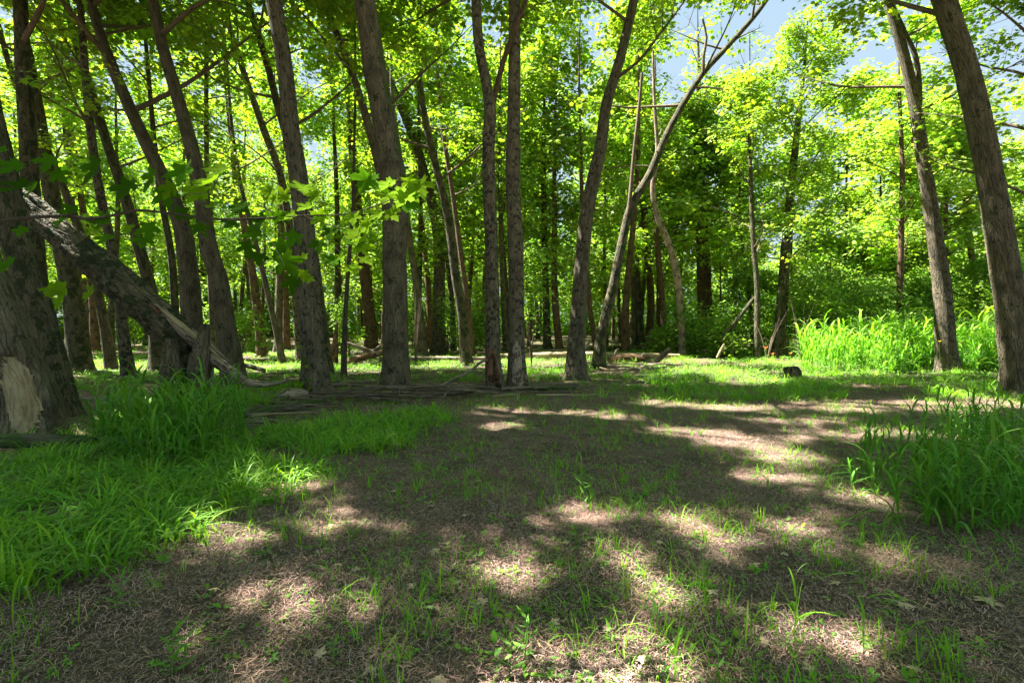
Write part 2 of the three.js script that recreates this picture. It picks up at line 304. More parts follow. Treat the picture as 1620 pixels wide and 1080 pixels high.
// trees read off the photograph: trunk axis as [x, y, width] in its pixels, base first; d overrides the depth where the base is hidden
function photoTree(label, mat, o, px) {
  const d = o.d || depthOf(px[0][1]), base = at(px[0][0], px[0][1], d); base.y = gy(base.x, base.z);
  const lean = o.lean ?? rr(-0.03, 0.03);
  const pts = px.map(([x, y], i) => { const q = at(x, y, d); const dz = lean * Math.max(0, q.y); const k = (d + dz) / d; return i ? V(q.x * k, EYE + (q.y - EYE) * k, q.z * k) : q; });
  const rads = px.map(p => p[2] / 2 * d / F * 1.02);
  pts[0].y = base.y - 0.08; if (pts[0].y > pts[1].y - 0.1) pts[0].y = pts[1].y - 0.1;
  const root = thing(o.name || 'maple_tree', label, 'tree', base, o.group);
  const far = d > 24;
  const H = o.H || rr(17, 21);
  const r = growTree(root, pts, rads, { H, hb: 8, limbs: far ? 12 : 16, nC: far ? 13 : d > 12.6 ? 17 : 62, reach: far ? 3 : d > 12.6 ? 3.4 : 4.8, mat, far, near: d < 16, sc: far ? 1.25 : 1, seg: d < 9 ? 40 : d < 15 ? 28 : 18, limbMat: M.twig, ...o });
  return Object.assign(r, { root, d, pts, rads });
}

// ---------------------------------------------------------------- the forest floor
{
  const TW = 2048, S = 4, buf = new Float32Array(TW * TW), tone = new Float32Array(TW * TW * 3);
  for (let j = 0; j < TW; j++) for (let i = 0; i < TW; i++) {
    const u = i / TW, v = j / TW, n = 0.5 * vn(u * 12, v * 12, 12, 12, 101) + 0.3 * vn(u * 60, v * 60, 60, 60, 102) + 0.2 * vn(u * 300, v * 300, 300, 300, 103), o = j * TW + i, k = lerp(0.45, 1.35, n);
    buf[o] = 0.3 * n; tone[o * 3] = 0.105 * k; tone[o * 3 + 1] = 0.080 * k; tone[o * 3 + 2] = 0.057 * k;
  }
  const kinds = [[0.31, 0.205, 0.16], [0.40, 0.27, 0.22], [0.19, 0.12, 0.085], [0.045, 0.032, 0.024], [0.10, 0.10, 0.045], [0.24, 0.145, 0.11]];
  for (let n = 0; n < 190000; n++) { // litter: dead grass, needles of bark, crumbs of leaf
    let x = rnd() * TW, y = rnd() * TW, a = rnd() * 6.28; const L = 3 + rnd() * rnd() * 24, b = gauss() * 0.03, c = kinds[Math.floor(Math.pow(rnd(), 1.3) * 6)], k = rr(0.7, 1.15), h = rr(0.35, 1), w = rnd() < 0.08 ? 2 : 1;
    for (let l = 0; l < L; l++) {
      x += Math.cos(a); y += Math.sin(a); a += b;
      for (let q = 0; q < w; q++) { const o = ((Math.floor(y) % TW + TW) % TW) * TW + ((Math.floor(x) + q) % TW + TW) % TW; buf[o] = h; tone[o * 3] = c[0] * k; tone[o * 3 + 1] = c[1] * k; tone[o * 3 + 2] = c[2] * k; }
    }
  }
  const map = dataTex(TW, TW, (u, v, c, i, j) => { const o = (j * TW + i) * 3; c[0] = tone[o]; c[1] = tone[o + 1]; c[2] = tone[o + 2]; }, true);
  const bump = dataTex(TW, TW, (u, v, c, i, j) => { c[0] = c[1] = c[2] = buf[j * TW + i]; });
  const n = 420, pos = [], uv = [], col = [], idx = [];
  const warp = t => Math.sign(t) * 7 * Math.sinh(Math.abs(t) * 4.2) / Math.sinh(1) * 0.62;
  for (let j = 0; j <= n; j++) for (let i = 0; i <= n; i++) {
    const x = warp(i / n * 2 - 1), z = -5 + warp(j / n * 2 - 1); pos.push(x, gy(x, z), z); uv.push(x / S, -z / S);
    const a = N3(x * 0.5, 20, z * 0.5), b = N3(x * 1.7, 23, z * 1.7), d = N3(x * 4.3, 26, z * 4.3), m = smooth(0.02, 0.35, a * 0.6 + b * 0.5 + d * 0.35), k = 1 + 0.35 * b + 0.3 * d;   // damp mossy soil between drier litter
    col.push(lerp(1.08, 0.50, m) * k, lerp(0.98, 0.56, m) * k, lerp(0.92, 0.34, m) * k);
  }
  for (let j = 0; j < n; j++) for (let i = 0; i < n; i++) { const a = j * (n + 1) + i, b = a + n + 1; idx.push(a, b, a + 1, b, b + 1, a + 1); }
  const g = new THREE.BufferGeometry(); g.setAttribute('position', new THREE.Float32BufferAttribute(pos, 3)); g.setAttribute('uv', new THREE.Float32BufferAttribute(uv, 2)); g.setAttribute('color', new THREE.Float32BufferAttribute(col, 3)); g.setIndex(idx); g.computeVertexNormals();
  M.ground = new THREE.MeshStandardMaterial({ map, bumpMap: bump, bumpScale: 0.02, roughness: 1, vertexColors: true });
  tag(part('ground', g, M.ground, scene), 'brown forest floor of dead grass and bark litter', 'ground', null, 'structure');
}

// where grass grows and where the brush pile lies, outlines on the floor
const LAWN = [[-80, 930], [-60, 730], [0, 720], [120, 700], [200, 640], [380, 625], [480, 655], [560, 650], [690, 640], [715, 672], [640, 705], [560, 725], [480, 755], [420, 800], [320, 850], [200, 880], [120, 930], [0, 960]];
const BACKLAWN = [[120, 610], [140, 590], [400, 575], [520, 575], [620, 575], [760, 575], [960, 572], [1000, 600], [960, 615], [820, 602], [600, 615], [400, 620], [200, 625]];
const lawnAt = (x, z) => { const [px, py] = proj(x, 0, z); const n = 26 * N3(x * 1.2, 40, z * 1.2); return inPoly(LAWN, px + n, py + n * 0.5); };
const BRUSH = [[520, 604], [600, 606], [760, 604], [960, 606], [965, 630], [760, 640], [690, 650], [560, 662], [470, 680], [372, 690], [366, 655], [470, 640]];
const clearOf = (x, z) => { const [px, py] = proj(x, 0, z), n = 10 * N3(x * 2, 44, z * 2); return !inPoly(BRUSH, px, py + n); };
// ---------------------------------------------------------------- trees that the photograph shows one by one
const B = M;
photoTree('thick leaning maple at the left edge with a bare oval wound at its foot', B.barkGrey, { name: 'hollow_maple_tree', d: 6.5, hb: 8.5, H: 17, flare: 0.15, fh: 0.5, amp: 0.07, ridges: 0.06, wounds: [{ a: 0.72, half: 0.72, h0: 0.1, h1: 1.22, deep: 0.2, mat: M.paleWood }] },
  [[48, 702, 92], [34, 620, 80], [8, 540, 68], [-16, 470, 58], [-66, 330, 50], [-120, 180, 46]]);
const leftTree = photoTree('thick mossy maple standing in front of the fallen leaning trunk', B.barkMoss, { hb: 7.5, ridges: 0.05, lean: 0 }, [[92, 660, 56], [82, 590, 44], [66, 520, 40], [44, 440, 38], [24, 380, 36], [6, 280, 34], [-20, 160, 30]]);
photoTree('straight maple just behind the mossy leaning maple', B.barkMoss, { d: 11.5, hb: 7 }, [[64, 612, 34], [58, 480, 28], [50, 330, 23], [42, 200, 21], [34, 60, 18], [30, -40, 16]]);
photoTree('dark maple seen through the gap below the leaning trunk', B.barkMoss, {}, [[127, 592, 33], [118, 500, 27], [104, 420, 24], [90, 350, 22], [72, 260, 20], [50, 130, 17]]);
photoTree('thin maple leaning left over the fallen trunk', B.barkGrey, { hb: 6 }, [[178, 588, 17], [164, 510, 14], [150, 445, 12], [118, 345, 11], [80, 250, 10], [57, 205, 9], [20, 120, 8]]);
photoTree('slender pale barked maple right of the thin leaning one', B.barkSpot, { hb: 6 }, [[204, 603, 19], [196, 540, 16], [188, 470, 14], [174, 380, 13], [160, 320, 12], [142, 200, 11], [130, 60, 9]]);
photoTree('upright dark maple standing behind the fallen leaning trunk', B.barkMoss, { hb: 5.5 }, [[252, 588, 26], [246, 520, 20], [238, 460, 18], [222, 400, 16], [204, 333, 15], [170, 230, 13], [138, 126, 12], [110, 30, 10]]);
photoTree('broad maple directly behind the broken end of the leaning trunk', B.barkGrey, { hb: 6.5 }, [[310, 606, 38], [304, 520, 31], [297, 420, 27], [285, 350, 24], [259, 285, 20], [230, 225, 18], [200, 160, 16], [160, 60, 14]]);
photoTree('tall maple leaning left beside the broken stump', B.barkGrey, { hb: 7.5 }, [[372, 612, 36], [360, 530, 28], [348, 454, 26], [330, 390, 24], [318, 310, 22], [307, 252, 21], [285, 170, 18], [259, 81, 16], [241, 0, 14], [225, -70, 12]]);
photoTree('thin straight maple stem between two leaning maples', B.barkSpot, { d: 17, hb: 5, limbs: 9, reach: 2 }, [[340, 580, 10], [332, 430, 8], [327, 280, 7], [326, 107, 6], [328, 0, 5]]);
photoTree('slim leaning maple whose top passes left of the vine tree', B.barkSpot, { d: 19, hb: 5.5 }, [[476, 573, 14], [462, 400, 12], [444, 281, 11], [415, 200, 10], [389, 126, 9], [363, 44, 8], [340, -40, 7]]);
const vineTree = photoTree('large straight maple with green vine leaves at its foot', B.barkSpot, { hb: 8, ridges: 0.05 }, [[502, 628, 46], [496, 560, 36], [489, 480, 34], [482, 380, 31], [474, 296, 28], [460, 207, 25], [451, 111, 24], [433, 0, 23], [420, -80, 21]]);
photoTree('leaning maple vanishing behind the vine tree at mid height', B.barkMoss, { d: 15, hb: 6.5 }, [[520, 587, 16], [492, 380, 14], [466, 260, 12], [441, 174, 11], [422, 100, 10], [393, 7, 9], [375, -60, 8]]);
photoTree('biggest maple left of centre with deep furrowed bark and a dark flared foot', B.barkGrey, { hb: 9, H: 22, ridges: 0.07, flare: 0.3, fh: 0.3, seg: 40, wounds: [{ a: 1.35, half: 0.55, h0: 3.6, h1: 8.2, deep: 0, mat: M.mossLog, name: 'moss_sheet', cut: 0.9 }] }, [[627, 615, 44], [626, 560, 39], [625, 480, 37], [624, 400, 36], [623, 300, 36], [614, 230, 35], [603, 170, 33], [592, 111, 32], [577, 0, 30], [566, -80, 28]]);
photoTree('leaning maple joining the left side of the biggest maple', B.barkGrey, { d: 14, hb: 6.5 }, [[632, 595, 18], [618, 380, 15], [603, 281, 13], [581, 193, 12], [562, 130, 11], [540, 74, 10], [512, 0, 9]]);
photoTree('smooth maple leaning left just right of the biggest maple', B.barkSpot, { hb: 6 }, [[693, 558, 24], [694, 480, 19], [695, 400, 17], [688, 340, 16], [677, 296, 15], [660, 235, 13], [645, 195, 13], [618, 130, 11], [590, 60, 10]]);
photoTree('slim dark maple with a bent stem and a leafy fork high up', B.barkMoss, { hb: 6 }, [[738, 577, 19], [731, 500, 15], [720, 430, 14], [710, 350, 13], [698, 296, 12], [681, 230, 11], [666, 150, 10], [657, 70, 9], [654, 0, 8]]);
{ // the forked tree in the middle
  const t = photoTree('forked maple with a rotten reddish foot split by a dark cleft', B.barkSpot, { name: 'forked_maple_tree', hb: 8.5, flare: 0.2, ridges: 0.04, wounds: [{ a: -0.15, half: 1.0, h0: -0.1, h1: 1.15, deep: 0.06, mat: M.redWood }, { a: 0.2, half: 0.34, h0: -0.8, h1: 0.85, deep: 0.75 }] }, [[783, 612, 27], [780, 560, 23], [779, 480, 21], [778, 400, 20], [774, 300, 20], [773, 222, 19], [775, 175, 18], [770, 135, 16], [758, 74, 15], [753, 0, 15], [749, -80, 14]]);
  const P = [[776, 178, 11], [783, 148, 9], [799, 89, 8], [821, 30, 8], [832, 0, 7], [850, -80, 6]].map(([x, y, w]) => [at(x, y, t.d + 0.05).sub(t.root.position), w / 2 * t.d / F]);
  part('fork_stem', tube(P.map(p => p[0]), P.map(p => p[1]), 14, 0.12, { disp: barkDisp({ flare: 0 }) }), M.barkRust, t.root);
}
photoTree('straight spotted maple beside the forked one with bare brown wood at its foot', B.barkSpot, { hb: 8.5, ridges: 0.04, wounds: [{ a: 0.05, half: 0.75, h0: -0.1, h1: 1.25, deep: 0.05, mat: M.deadWood }] }, [[819, 609, 30], [817, 560, 26], [817, 480, 25], [816, 400, 24], [812, 300, 22], [812, 222, 21], [814, 111, 19], [814, 18, 17], [815, -70, 15]]);
photoTree('tall maple right of centre curving to the right as it rises', B.barkSpot, { hb: 7.5, ridges: 0.05 }, [[912, 599, 34], [912, 550, 27], [916, 480, 24], [921, 410, 22], [929, 333, 21], [941, 275, 20], [951, 230, 18], [955, 190, 17], [962, 155, 16], [981, 93, 15], [994, 40, 13], [1003, 0, 13], [1012, -70, 12]]);
{
  const t = photoTree('slender maple bending far to the right across a patch of sky', B.barkMoss, { hb: 8.5, H: 15.5, limbs: 13 }, [[947, 583, 21], [950, 540, 17], [957, 505, 16], [970, 454, 15], [984, 385, 14], [999, 326, 13], [1029, 274, 12], [1047, 230, 11], [1073, 178, 10], [1113, 115, 9], [1147, 78, 8], [1202, 15, 7], [1230, -30, 6]]);
  const P = [[994, 340, 7], [998, 300, 6], [1003, 241, 5], [1010, 180, 5], [1016, 115, 4]].map(([x, y, w]) => [at(x, y, t.d + 0.05).sub(t.root.position), w / 2 * t.d / F]);
  part('branch', tube(P.map(p => p[0]), P.map(p => p[1]), 8, 0.3), M.twig, t.root);
  const Q = [[1113, 115, 6], [1113, 90, 5], [1118, 60, 4], [1112, 30, 3]].map(([x, y, w]) => [at(x, y, t.d + 0.05).sub(t.root.position), w / 2 * t.d / F]);
  part('branch', tube(Q.map(p => p[0]), Q.map(p => p[1]), 8, 0.3), M.twig, t.root);
}
photoTree('crooked grey dead looking stem right of the bending maple', B.deadWood, { d: 22, hb: 7, limbs: 8, nC: 18, reach: 2.4 }, [[1080, 560, 11], [1077, 502, 11], [1073, 447, 11], [1058, 385, 10], [1040, 341, 9], [1033, 300, 8], [1040, 240, 6], [1036, 170, 5]]);
photoTree('upright brown maple left of the leaning dead pole', B.barkRust, { hb: 5, limbs: 16, nC: 40, reach: 3.4 }, [[1116, 551, 20], [1112, 480, 16], [1109, 380, 14], [1104, 300, 12], [1104, 180, 9]]);
photoTree('thin dark stem standing against the right hand thicket', B.barkMoss, { hb: 3.5, H: 13, limbs: 14, reach: 2.6, d: 20 }, [[1198, 564, 10], [1198, 454, 8], [1192, 380, 7], [1188, 280, 6]]);
photoTree('vine covered dark tree in the middle of the right hand thicket', B.barkMoss, { hb: 3.2, H: 14, limbs: 18, nC: 22, reach: 3.6, d: 21 }, [[1232, 555, 19], [1238, 470, 16], [1244, 390, 14], [1250, 320, 12], [1262, 200, 9]]);
photoTree('thin upright stem in the bright thicket left of the spotted right hand maple', B.barkRust, { hb: 4, H: 12.5, limbs: 12, reach: 2.6, d: 21 }, [[1428, 560, 11], [1424, 454, 9], [1426, 380, 8], [1428, 278, 7], [1424, 160, 5]]);
{
  const t = photoTree('spotted maple with a double stem rising from the tall grass on the right', B.barkSpot, { hb: 7, ridges: 0.05, d: 14.5 }, [[1502, 590, 29], [1497, 545, 26], [1491, 454, 23], [1482, 390, 21], [1472, 320, 19], [1465, 278, 18], [1450, 178, 16], [1432, 93, 14], [1406, 0, 12], [1388, -70, 11]]);
  const P = [[1453, 185, 9], [1455, 155, 8], [1450, 93, 7], [1432, 50, 6], [1413, 7, 6], [1398, -50, 5]].map(([x, y, w]) => [at(x, y, t.d - 0.12).sub(t.root.position), w / 2 * t.d / F]);
  part('second_stem', tube(P.map(p => p[0]), P.map(p => p[1]), 12, 0.15), M.barkSpot, t.root);
}
photoTree('thick maple at the right edge with one sunlit side', B.barkGrey, { hb: 7, ridges: 0.07, seg: 40, lean: 0 }, [[1612, 626, 44], [1609, 587, 38], [1598, 473, 37], [1585, 390, 35], [1565, 267, 32], [1547, 178, 31], [1521, 81, 29], [1495, 0, 28], [1474, -70, 26]]);
photoTree('leafy maple just past the right edge whose low boughs hang into view', B.barkGrey, { d: 12.2, hb: 3.2, H: 13, limbs: 18, nC: 26, reach: 3.4 }, [[1668, 610, 26], [1666, 480, 22], [1660, 300, 18], [1652, 120, 14]]);
photoTree('narrow distant stem between the two right hand maples', B.barkRust, { d: 26, hb: 4, H: 13 }, [[1541, 560, 11], [1541, 436, 9], [1536, 387, 8], [1528, 300, 7]]);
const mids = [['brown trunk leaning right in the sunlit gap left of the vine tree', B.barkRust, [[415, 563, 15], [408, 500, 13], [399, 430, 11], [390, 380, 10], [372, 280, 8]]],
  ['thin stem leaning left in the sunlit gap left of the vine tree', B.barkGrey, [[448, 576, 11], [436, 520, 9], [420, 450, 8], [407, 395, 7], [380, 290, 6]]],
  ['thick brown trunk behind the left side of the biggest maple', B.barkRust, [[588, 555, 24], [584, 500, 19], [578, 440, 17], [571, 380, 16], [560, 270, 13], [552, 160, 10]]],
  ['thin trunk seen just right of the biggest maple', B.barkGrey, [[670, 562, 15], [664, 500, 12], [657, 440, 11], [648, 380, 10], [636, 290, 8]]],
  ['very thin brown trunk between the biggest and the smooth leaning maple', B.barkRust, [[680, 546, 11], [678, 470, 9], [671, 390, 8], [660, 290, 7], [640, 160, 6]]],
  ['pale bent trunk leaning behind the slim dark maple', B.barkRust, [[746, 566, 11], [740, 480, 9], [730, 410, 8], [718, 320, 7], [700, 200, 6]]],
  ['very thin crooked sapling stem left of the biggest maple', B.barkGrey, [[543, 596, 9], [546, 500, 7], [552, 410, 6], [558, 330, 5], [560, 240, 4]]],
  ['dark trunk in the far shade right of the spotted maple', B.barkMoss, [[866, 556, 14], [864, 480, 11], [862, 400, 10], [860, 280, 8]]],
  ['pair member trunk leaning behind the tall curving maple', B.barkRust, [[945, 560, 10], [934, 490, 8], [928, 420, 7], [920, 300, 6]]],
  ['dark upright trunk in the far wood right of the bending maple', B.barkMoss, [[1012, 548, 12], [1010, 470, 10], [1006, 400, 9], [1000, 300, 7]]],
  ['brown upright trunk left of the crooked grey stem', B.barkRust, [[1026, 550, 13], [1030, 470, 11], [1022, 390, 9], [1016, 290, 8]]],
  ['brown trunk right behind the upright brown maple', B.barkRust, [[1124, 546, 10], [1122, 470, 9], [1118, 380, 8], [1112, 300, 7]]],
  ['rust brown trunk beyond the dark maple under the leaning trunk', B.barkRust, [[150, 556, 13], [147, 480, 11], [140, 400, 10], [120, 260, 8]]],
  ['dark slim trunk left of the broad maple behind the broken stump', B.barkMoss, [[280, 585, 13], [276, 480, 11], [270, 400, 10], [252, 300, 8]]]];
for (const [l, m, p] of mids) photoTree(l, m, { hb: rr(5, 7), limbs: 12, reach: 2.6, d: Math.min(30, depthOf(p[0][1])), group: 'slimmer trunks behind the front row' }, p);

// the leaning trunk that broke off its stump
{
  const d = 8.6, P = (l, dd = 0) => l.map(([x, y]) => at(x, y, d + dd)), base = gnd(300, 648); base.z = -d; base.x = at(300, 640, d).x; base.y = gy(base.x, base.z);
  const root = thing('fallen_tree', 'big dead trunk leaning down from the upper left onto its splintered stump', 'fallen tree', base), L = a => a.map(p => p.sub(base));
  const w = k => k / 2 * d / F;
  const twist = barkDisp({ flare: 0, amp: 0.12, ridges: 0.30 }), deep = M.barkMoss.clone(); deep.bumpScale = 0.07; deep.name = 'weathered_trunk';
  part('trunk', tube(L([at(-150, 160, 9.6), at(-70, 228, 9.3), at(0, 288, 9.1), at(60, 340, 9.0), at(130, 400, 8.8), at(223, 480, d), at(268, 521, d), at(300, 552, d)]), [34, 36, 38, 40, 42, 46, 50, 34].map(w), 40, 0.07, { disp: (a, h, r) => twist(a + h * 0.25, h * 0.35, r), capOut: 0.1 }), deep, root);
  const strip = (name, px, ws, mat, dz = 0, seg = 12) => { const dsp = barkDisp({ flare: 0, amp: 0.3, ridges: 0.5 }); part(name, tube(L(P(px, dz)), ws.map(w), seg, 0.05, { disp: dsp, capOut: 0.04 }), mat, root); };
  strip('splinter', [[255, 490], [300, 533], [345, 572], [368, 588], [398, 606], [428, 608], [457, 601]], [12, 17, 15, 13, 11, 9, 5], M.deadWood, -0.12);
  strip('splinter', [[246, 482], [285, 514], [322, 543], [352, 570]], [4, 9, 8, 3], M.paleWood, -0.2);
  strip('splinter', [[262, 505], [300, 522], [330, 545], [362, 572]], [8, 9, 8, 4], M.deadWood, 0.15);
  strip('splinter', [[235, 505], [262, 535], [285, 575], [298, 640]], [14, 13, 12, 11], M.barkMoss, -0.1);
  strip('splinter', [[290, 540], [296, 580], [303, 655]], [22, 26, 24], M.barkGrey, 0.05);
  const jag = (name, px, ws, mat, dz) => { // a standing broken shell with a torn top
    const s = rr(0, 9), pts = L(P(px, dz)); pts[0].y = -0.1;
    part(name, tube(pts, ws.map(w), 24, 0.05, { disp: (a, h, r, t) => { const c = 1 + 0.22 * N3(Math.cos(a) * 3 + s, h * 1.2, Math.sin(a) * 3) + 0.10 * N3(Math.cos(a) * 9 + s, h * 2, Math.sin(a) * 9); return c * (t > 0.7 ? clamp(1 - (t - 0.7) * 2.6 * (0.5 + 0.9 * Math.abs(N3(Math.cos(a) * 2.5 + s, 5, Math.sin(a) * 2.5)) * 2), 0.06) : 1); } }), mat, root);
  };
  jag('stump_shell', [[268, 660], [269, 610], [271, 535]], [30, 29, 27], M.barkGrey, -0.35);
  jag('stump_shell', [[311, 650], [313, 590], [325, 512]], [31, 28, 24], M.barkGrey, -0.25);
  jag('stump_shell', [[336, 640], [333, 600], [331, 556]], [13, 11, 9], M.deadWood, 0.1);
  part('torn_bark', tube(L([at(236, 481, d - 0.24), at(246, 488, d - 0.26), at(252, 494, d - 0.24)]), [3, 9, 3].map(w), 10, 0.03), M.redWood, root);
}
// the broken rusty snag left of the biggest maple
{
  const d = 18.5, b = at(527, 576, d); b.y = gy(b.x, b.z); const root = thing('broken_snag', 'short orange brown broken snag left of the biggest maple', 'snag', b);
  const pts = [[527, 580], [529, 550], [533, 510]].map(([x, y]) => at(x, y, d).sub(b)); pts[0].y = -0.1;
  part('shell', tube(pts, [0.17, 0.13, 0.03], 18, 0.06, { disp: barkDisp({ amp: 0.25, ridges: 0.25, flare: 0.2 }) }), M.redWood, root);
  part('branch_stub', tube([[529, 548], [520, 545], [513, 552]].map(([x, y]) => at(x, y, d).sub(b)), [0.05, 0.035, 0.015], 8, 0.1), M.deadWood, root);
}

// ---------------------------------------------------------------- the wood behind and beside, every tree its own
{
  const spots = [], hard = [];
  const free = (x, z, m) => spots.every(s => Math.hypot(s[0] - x, s[1] - z) > m);
  for (let n = 0; n < 9000 && spots.length < 185; n++) {
    const d = 23 + 40 * Math.pow(rnd(), 0.9), x = rr(-1.2, 1.05) * (d * 1.12 + 3), px = CX + F * x / d;
    if (px > 1070 && rnd() < 0.55) continue;
    if (!free(x, -d, 2.3)) continue; spots.push([x, -d]);
  }
  const mats = [M.barkGrey, M.barkRust, M.barkMoss, M.barkRust];
  spots.forEach(([x, z]) => {
    const d = -z, px = CX + F * x / d, open = px > 1070, H = open ? rr(11, 18) : rr(16, 24), r = rr(0.09, 0.21) * (open ? 0.7 : 1), b = V(x, gy(x, z), z), lx = rr(-0.10, 0.06), lz = rr(-0.05, 0.05), h1 = rr(5, 8);
    const zone = px < 380 ? [' in the wood left of the vine tree', 'far trees on the left'] : px < 760 ? [' in the wood behind the biggest maple', 'far trees behind the biggest maple'] : px < 1070 ? [' in the wood behind the forked maple', 'far trees in the middle'] : [' in the far wood on the right', 'far trees on the right'];
    const mi = Math.floor(rnd() * 4), look = (r > 0.165 ? 'stout ' : r > 0.12 ? 'slim ' : 'thin ') + ['grey', 'rust brown', 'dark mossy', 'rust brown'][mi] + (open ? ' low leafy tree' : ' trunk') + (lx < -0.06 ? ' leaning left' : lx > 0.02 ? ' leaning right' : ' standing upright') + (d > 45 ? ' deepest' : d > 33 ? '' : ' foremost');
    const root = thing('forest_tree', look + zone[0], 'tree', b, zone[1]);
    const pts = [V(x, b.y - 0.1, z), V(x + lx * h1 * 0.35 + rr(-0.12, 0.12), h1 * 0.35, z + lz * h1 * 0.35), V(x + lx * h1 + rr(-0.25, 0.25), h1, z + lz * h1)];
    growTree(root, pts, [r * 1.12, r * 0.95, r * 0.72], { H, hb: rr(2.2, 4.5), limbs: open ? 12 : 14, nC: open ? 16 : px > 560 ? 12 : 9, reach: rr(2.2, 3.2), mat: mats[mi], far: true, sc: rr(1.15, 1.45), lowest: 1.7, droop: 0.05 });
  });
  // trees beside and behind the clearing: they shade its floor
  for (const [x, z] of [[-9, -4.5], [-13, -8], [-17, -13], [-9.5, 0.5], [-14, -2], [-6.5, 4.5], [-20, -7], [11, -5.5], [16, -10], [10, 1], [18, -3], [22, -14], [6, 6], [-1, 8], [-25, -16]]) {
    const r = rr(0.16, 0.26), b = V(x, gy(x, z), z), root = thing('maple_tree', x < -2 ? 'maple standing beside the clearing on its left, outside the picture' : x > 8 ? 'maple standing beside the clearing on its right, outside the picture' : 'maple standing behind the viewer at the clearing', 'tree', b, 'trees around the clearing outside the picture');
    growTree(root, [V(x, b.y - 0.1, z), V(x + rr(-0.2, 0.2), 3, z), V(x + rr(-0.6, 0.4), 8, z + rr(-0.4, 0.4))], [r * 1.1, r * 0.9, r * 0.7], { H: rr(16, 20), hb: 7, limbs: 14, nC: 20, reach: 3.4, mat: M.barkGrey, far: true, near: true, sc: 1.2, droop: 0.2 });
  }
}
{ // leaf out the boughs above the clearing until its floor is shaded, except where the sun comes through
  const X0 = -13, Z0 = -13.5, C = 0.12, NX = 220, NZ = 112, tau = new Float32Array(NX * NZ), open = new Uint8Array(NX * NZ);
  const addTau = (p, s) => { const k = p.y / SUN.y, gx = p.x - SUN.x * k, gz = p.z - SUN.z * k, sg = 0.30 * s, n = Math.ceil(2.2 * sg / C), ci = Math.round((gx - X0) / C), cj = Math.round((gz - Z0) / C); for (let j = cj - n; j <= cj + n; j++) for (let i = ci - n; i <= ci + n; i++) if (i >= 0 && j >= 0 && i < NX && j < NZ) tau[j * NX + i] += 0.25 * Math.exp(-((i - ci) ** 2 + (j - cj) ** 2) * C * C / (2 * sg * sg)); };
  for (const c of crowns) for (const l of c.list) addTau(l[0].clone().add(c.root.position), l[4]);
  for (let j = 0; j < NZ; j++) for (let i = 0; i < NX; i++) { const x = X0 + i * C, z = Z0 + j * C; for (const f of FLECK) if (Math.hypot((x - f.x) / (f.rx + f.m * 0.3), (z - f.z) / (f.rz + f.m * 0.3)) < 1) open[j * NX + i] = 1; }
  let added = 0;
  for (let n = 0; n < 140000; n++) {
    const i = Math.floor(rnd() * NX), j = Math.floor(rnd() * NZ), x = X0 + i * C, z = Z0 + j * C; if (Math.abs(x) > -1.15 * z + 1.2 || z > -1.2) continue;
    const want = (z > -5 ? 2.3 : 1.8) + 0.9 * N3(x * 0.7, 110, z * 0.7) - (lawnAt(x, z) ? 0.8 : 0);
    if (open[j * NX + i] || tau[j * NX + i] > want) continue;
    let best = null, bd = 4.5;
    for (let q = 0; q < 5; q++) { const h = rr(8.2, 17), p = V(x + SUN.x / SUN.y * h, h, z + SUN.z / SUN.y * h); for (const lp of limbPts) { const d = lp[0].distanceTo(p); if (d < bd) { bd = d; best = [p, lp]; } } if (bd < 0.9) break; }
    if (!best) continue;
    const [p, [q, ci]] = best, s0 = z > -6 ? rr(0.42, 0.62) : rr(0.7, 1.0), c = crowns[ci]; if (!keepSpray(p, s0)) continue;
    const k0 = rr(0.8, 1.2); c.list.push([p.clone().sub(c.root.position), rr(0, 6.28), rr(-0.35, 0.35), rr(-0.35, 0.35), s0, k0 * rr(0.85, 1.2), k0, k0 * rr(0.7, 1.1)]); addTau(p, s0); added++;
    if (bd > (z > -6 ? 0.35 : 0.7)) { const a = q.clone().sub(c.root.position), b = p.clone().sub(c.root.position), m = a.clone().lerp(b, 0.5).add(V(rr(-0.1, 0.1), rr(0, 0.2), rr(-0.1, 0.1))); c.twigs.push(tube([a, m, b], [0.010, 0.007, 0.003], 4, 0.5, { cap: false })); limbPts.push([p, ci]); }
  }
  console.log('sprays', crowns.reduce((a, c) => a + c.list.length, 0), 'filled in', added);
  for (const c of crowns) { if (c.list.length) instanced('crown', c.geo, M.leaf, c.list, c.root); if (c.twigs.length) part('twigs', mergeGeometries(c.twigs), M.twig, c.root).userData.kind = 'stuff'; }
}

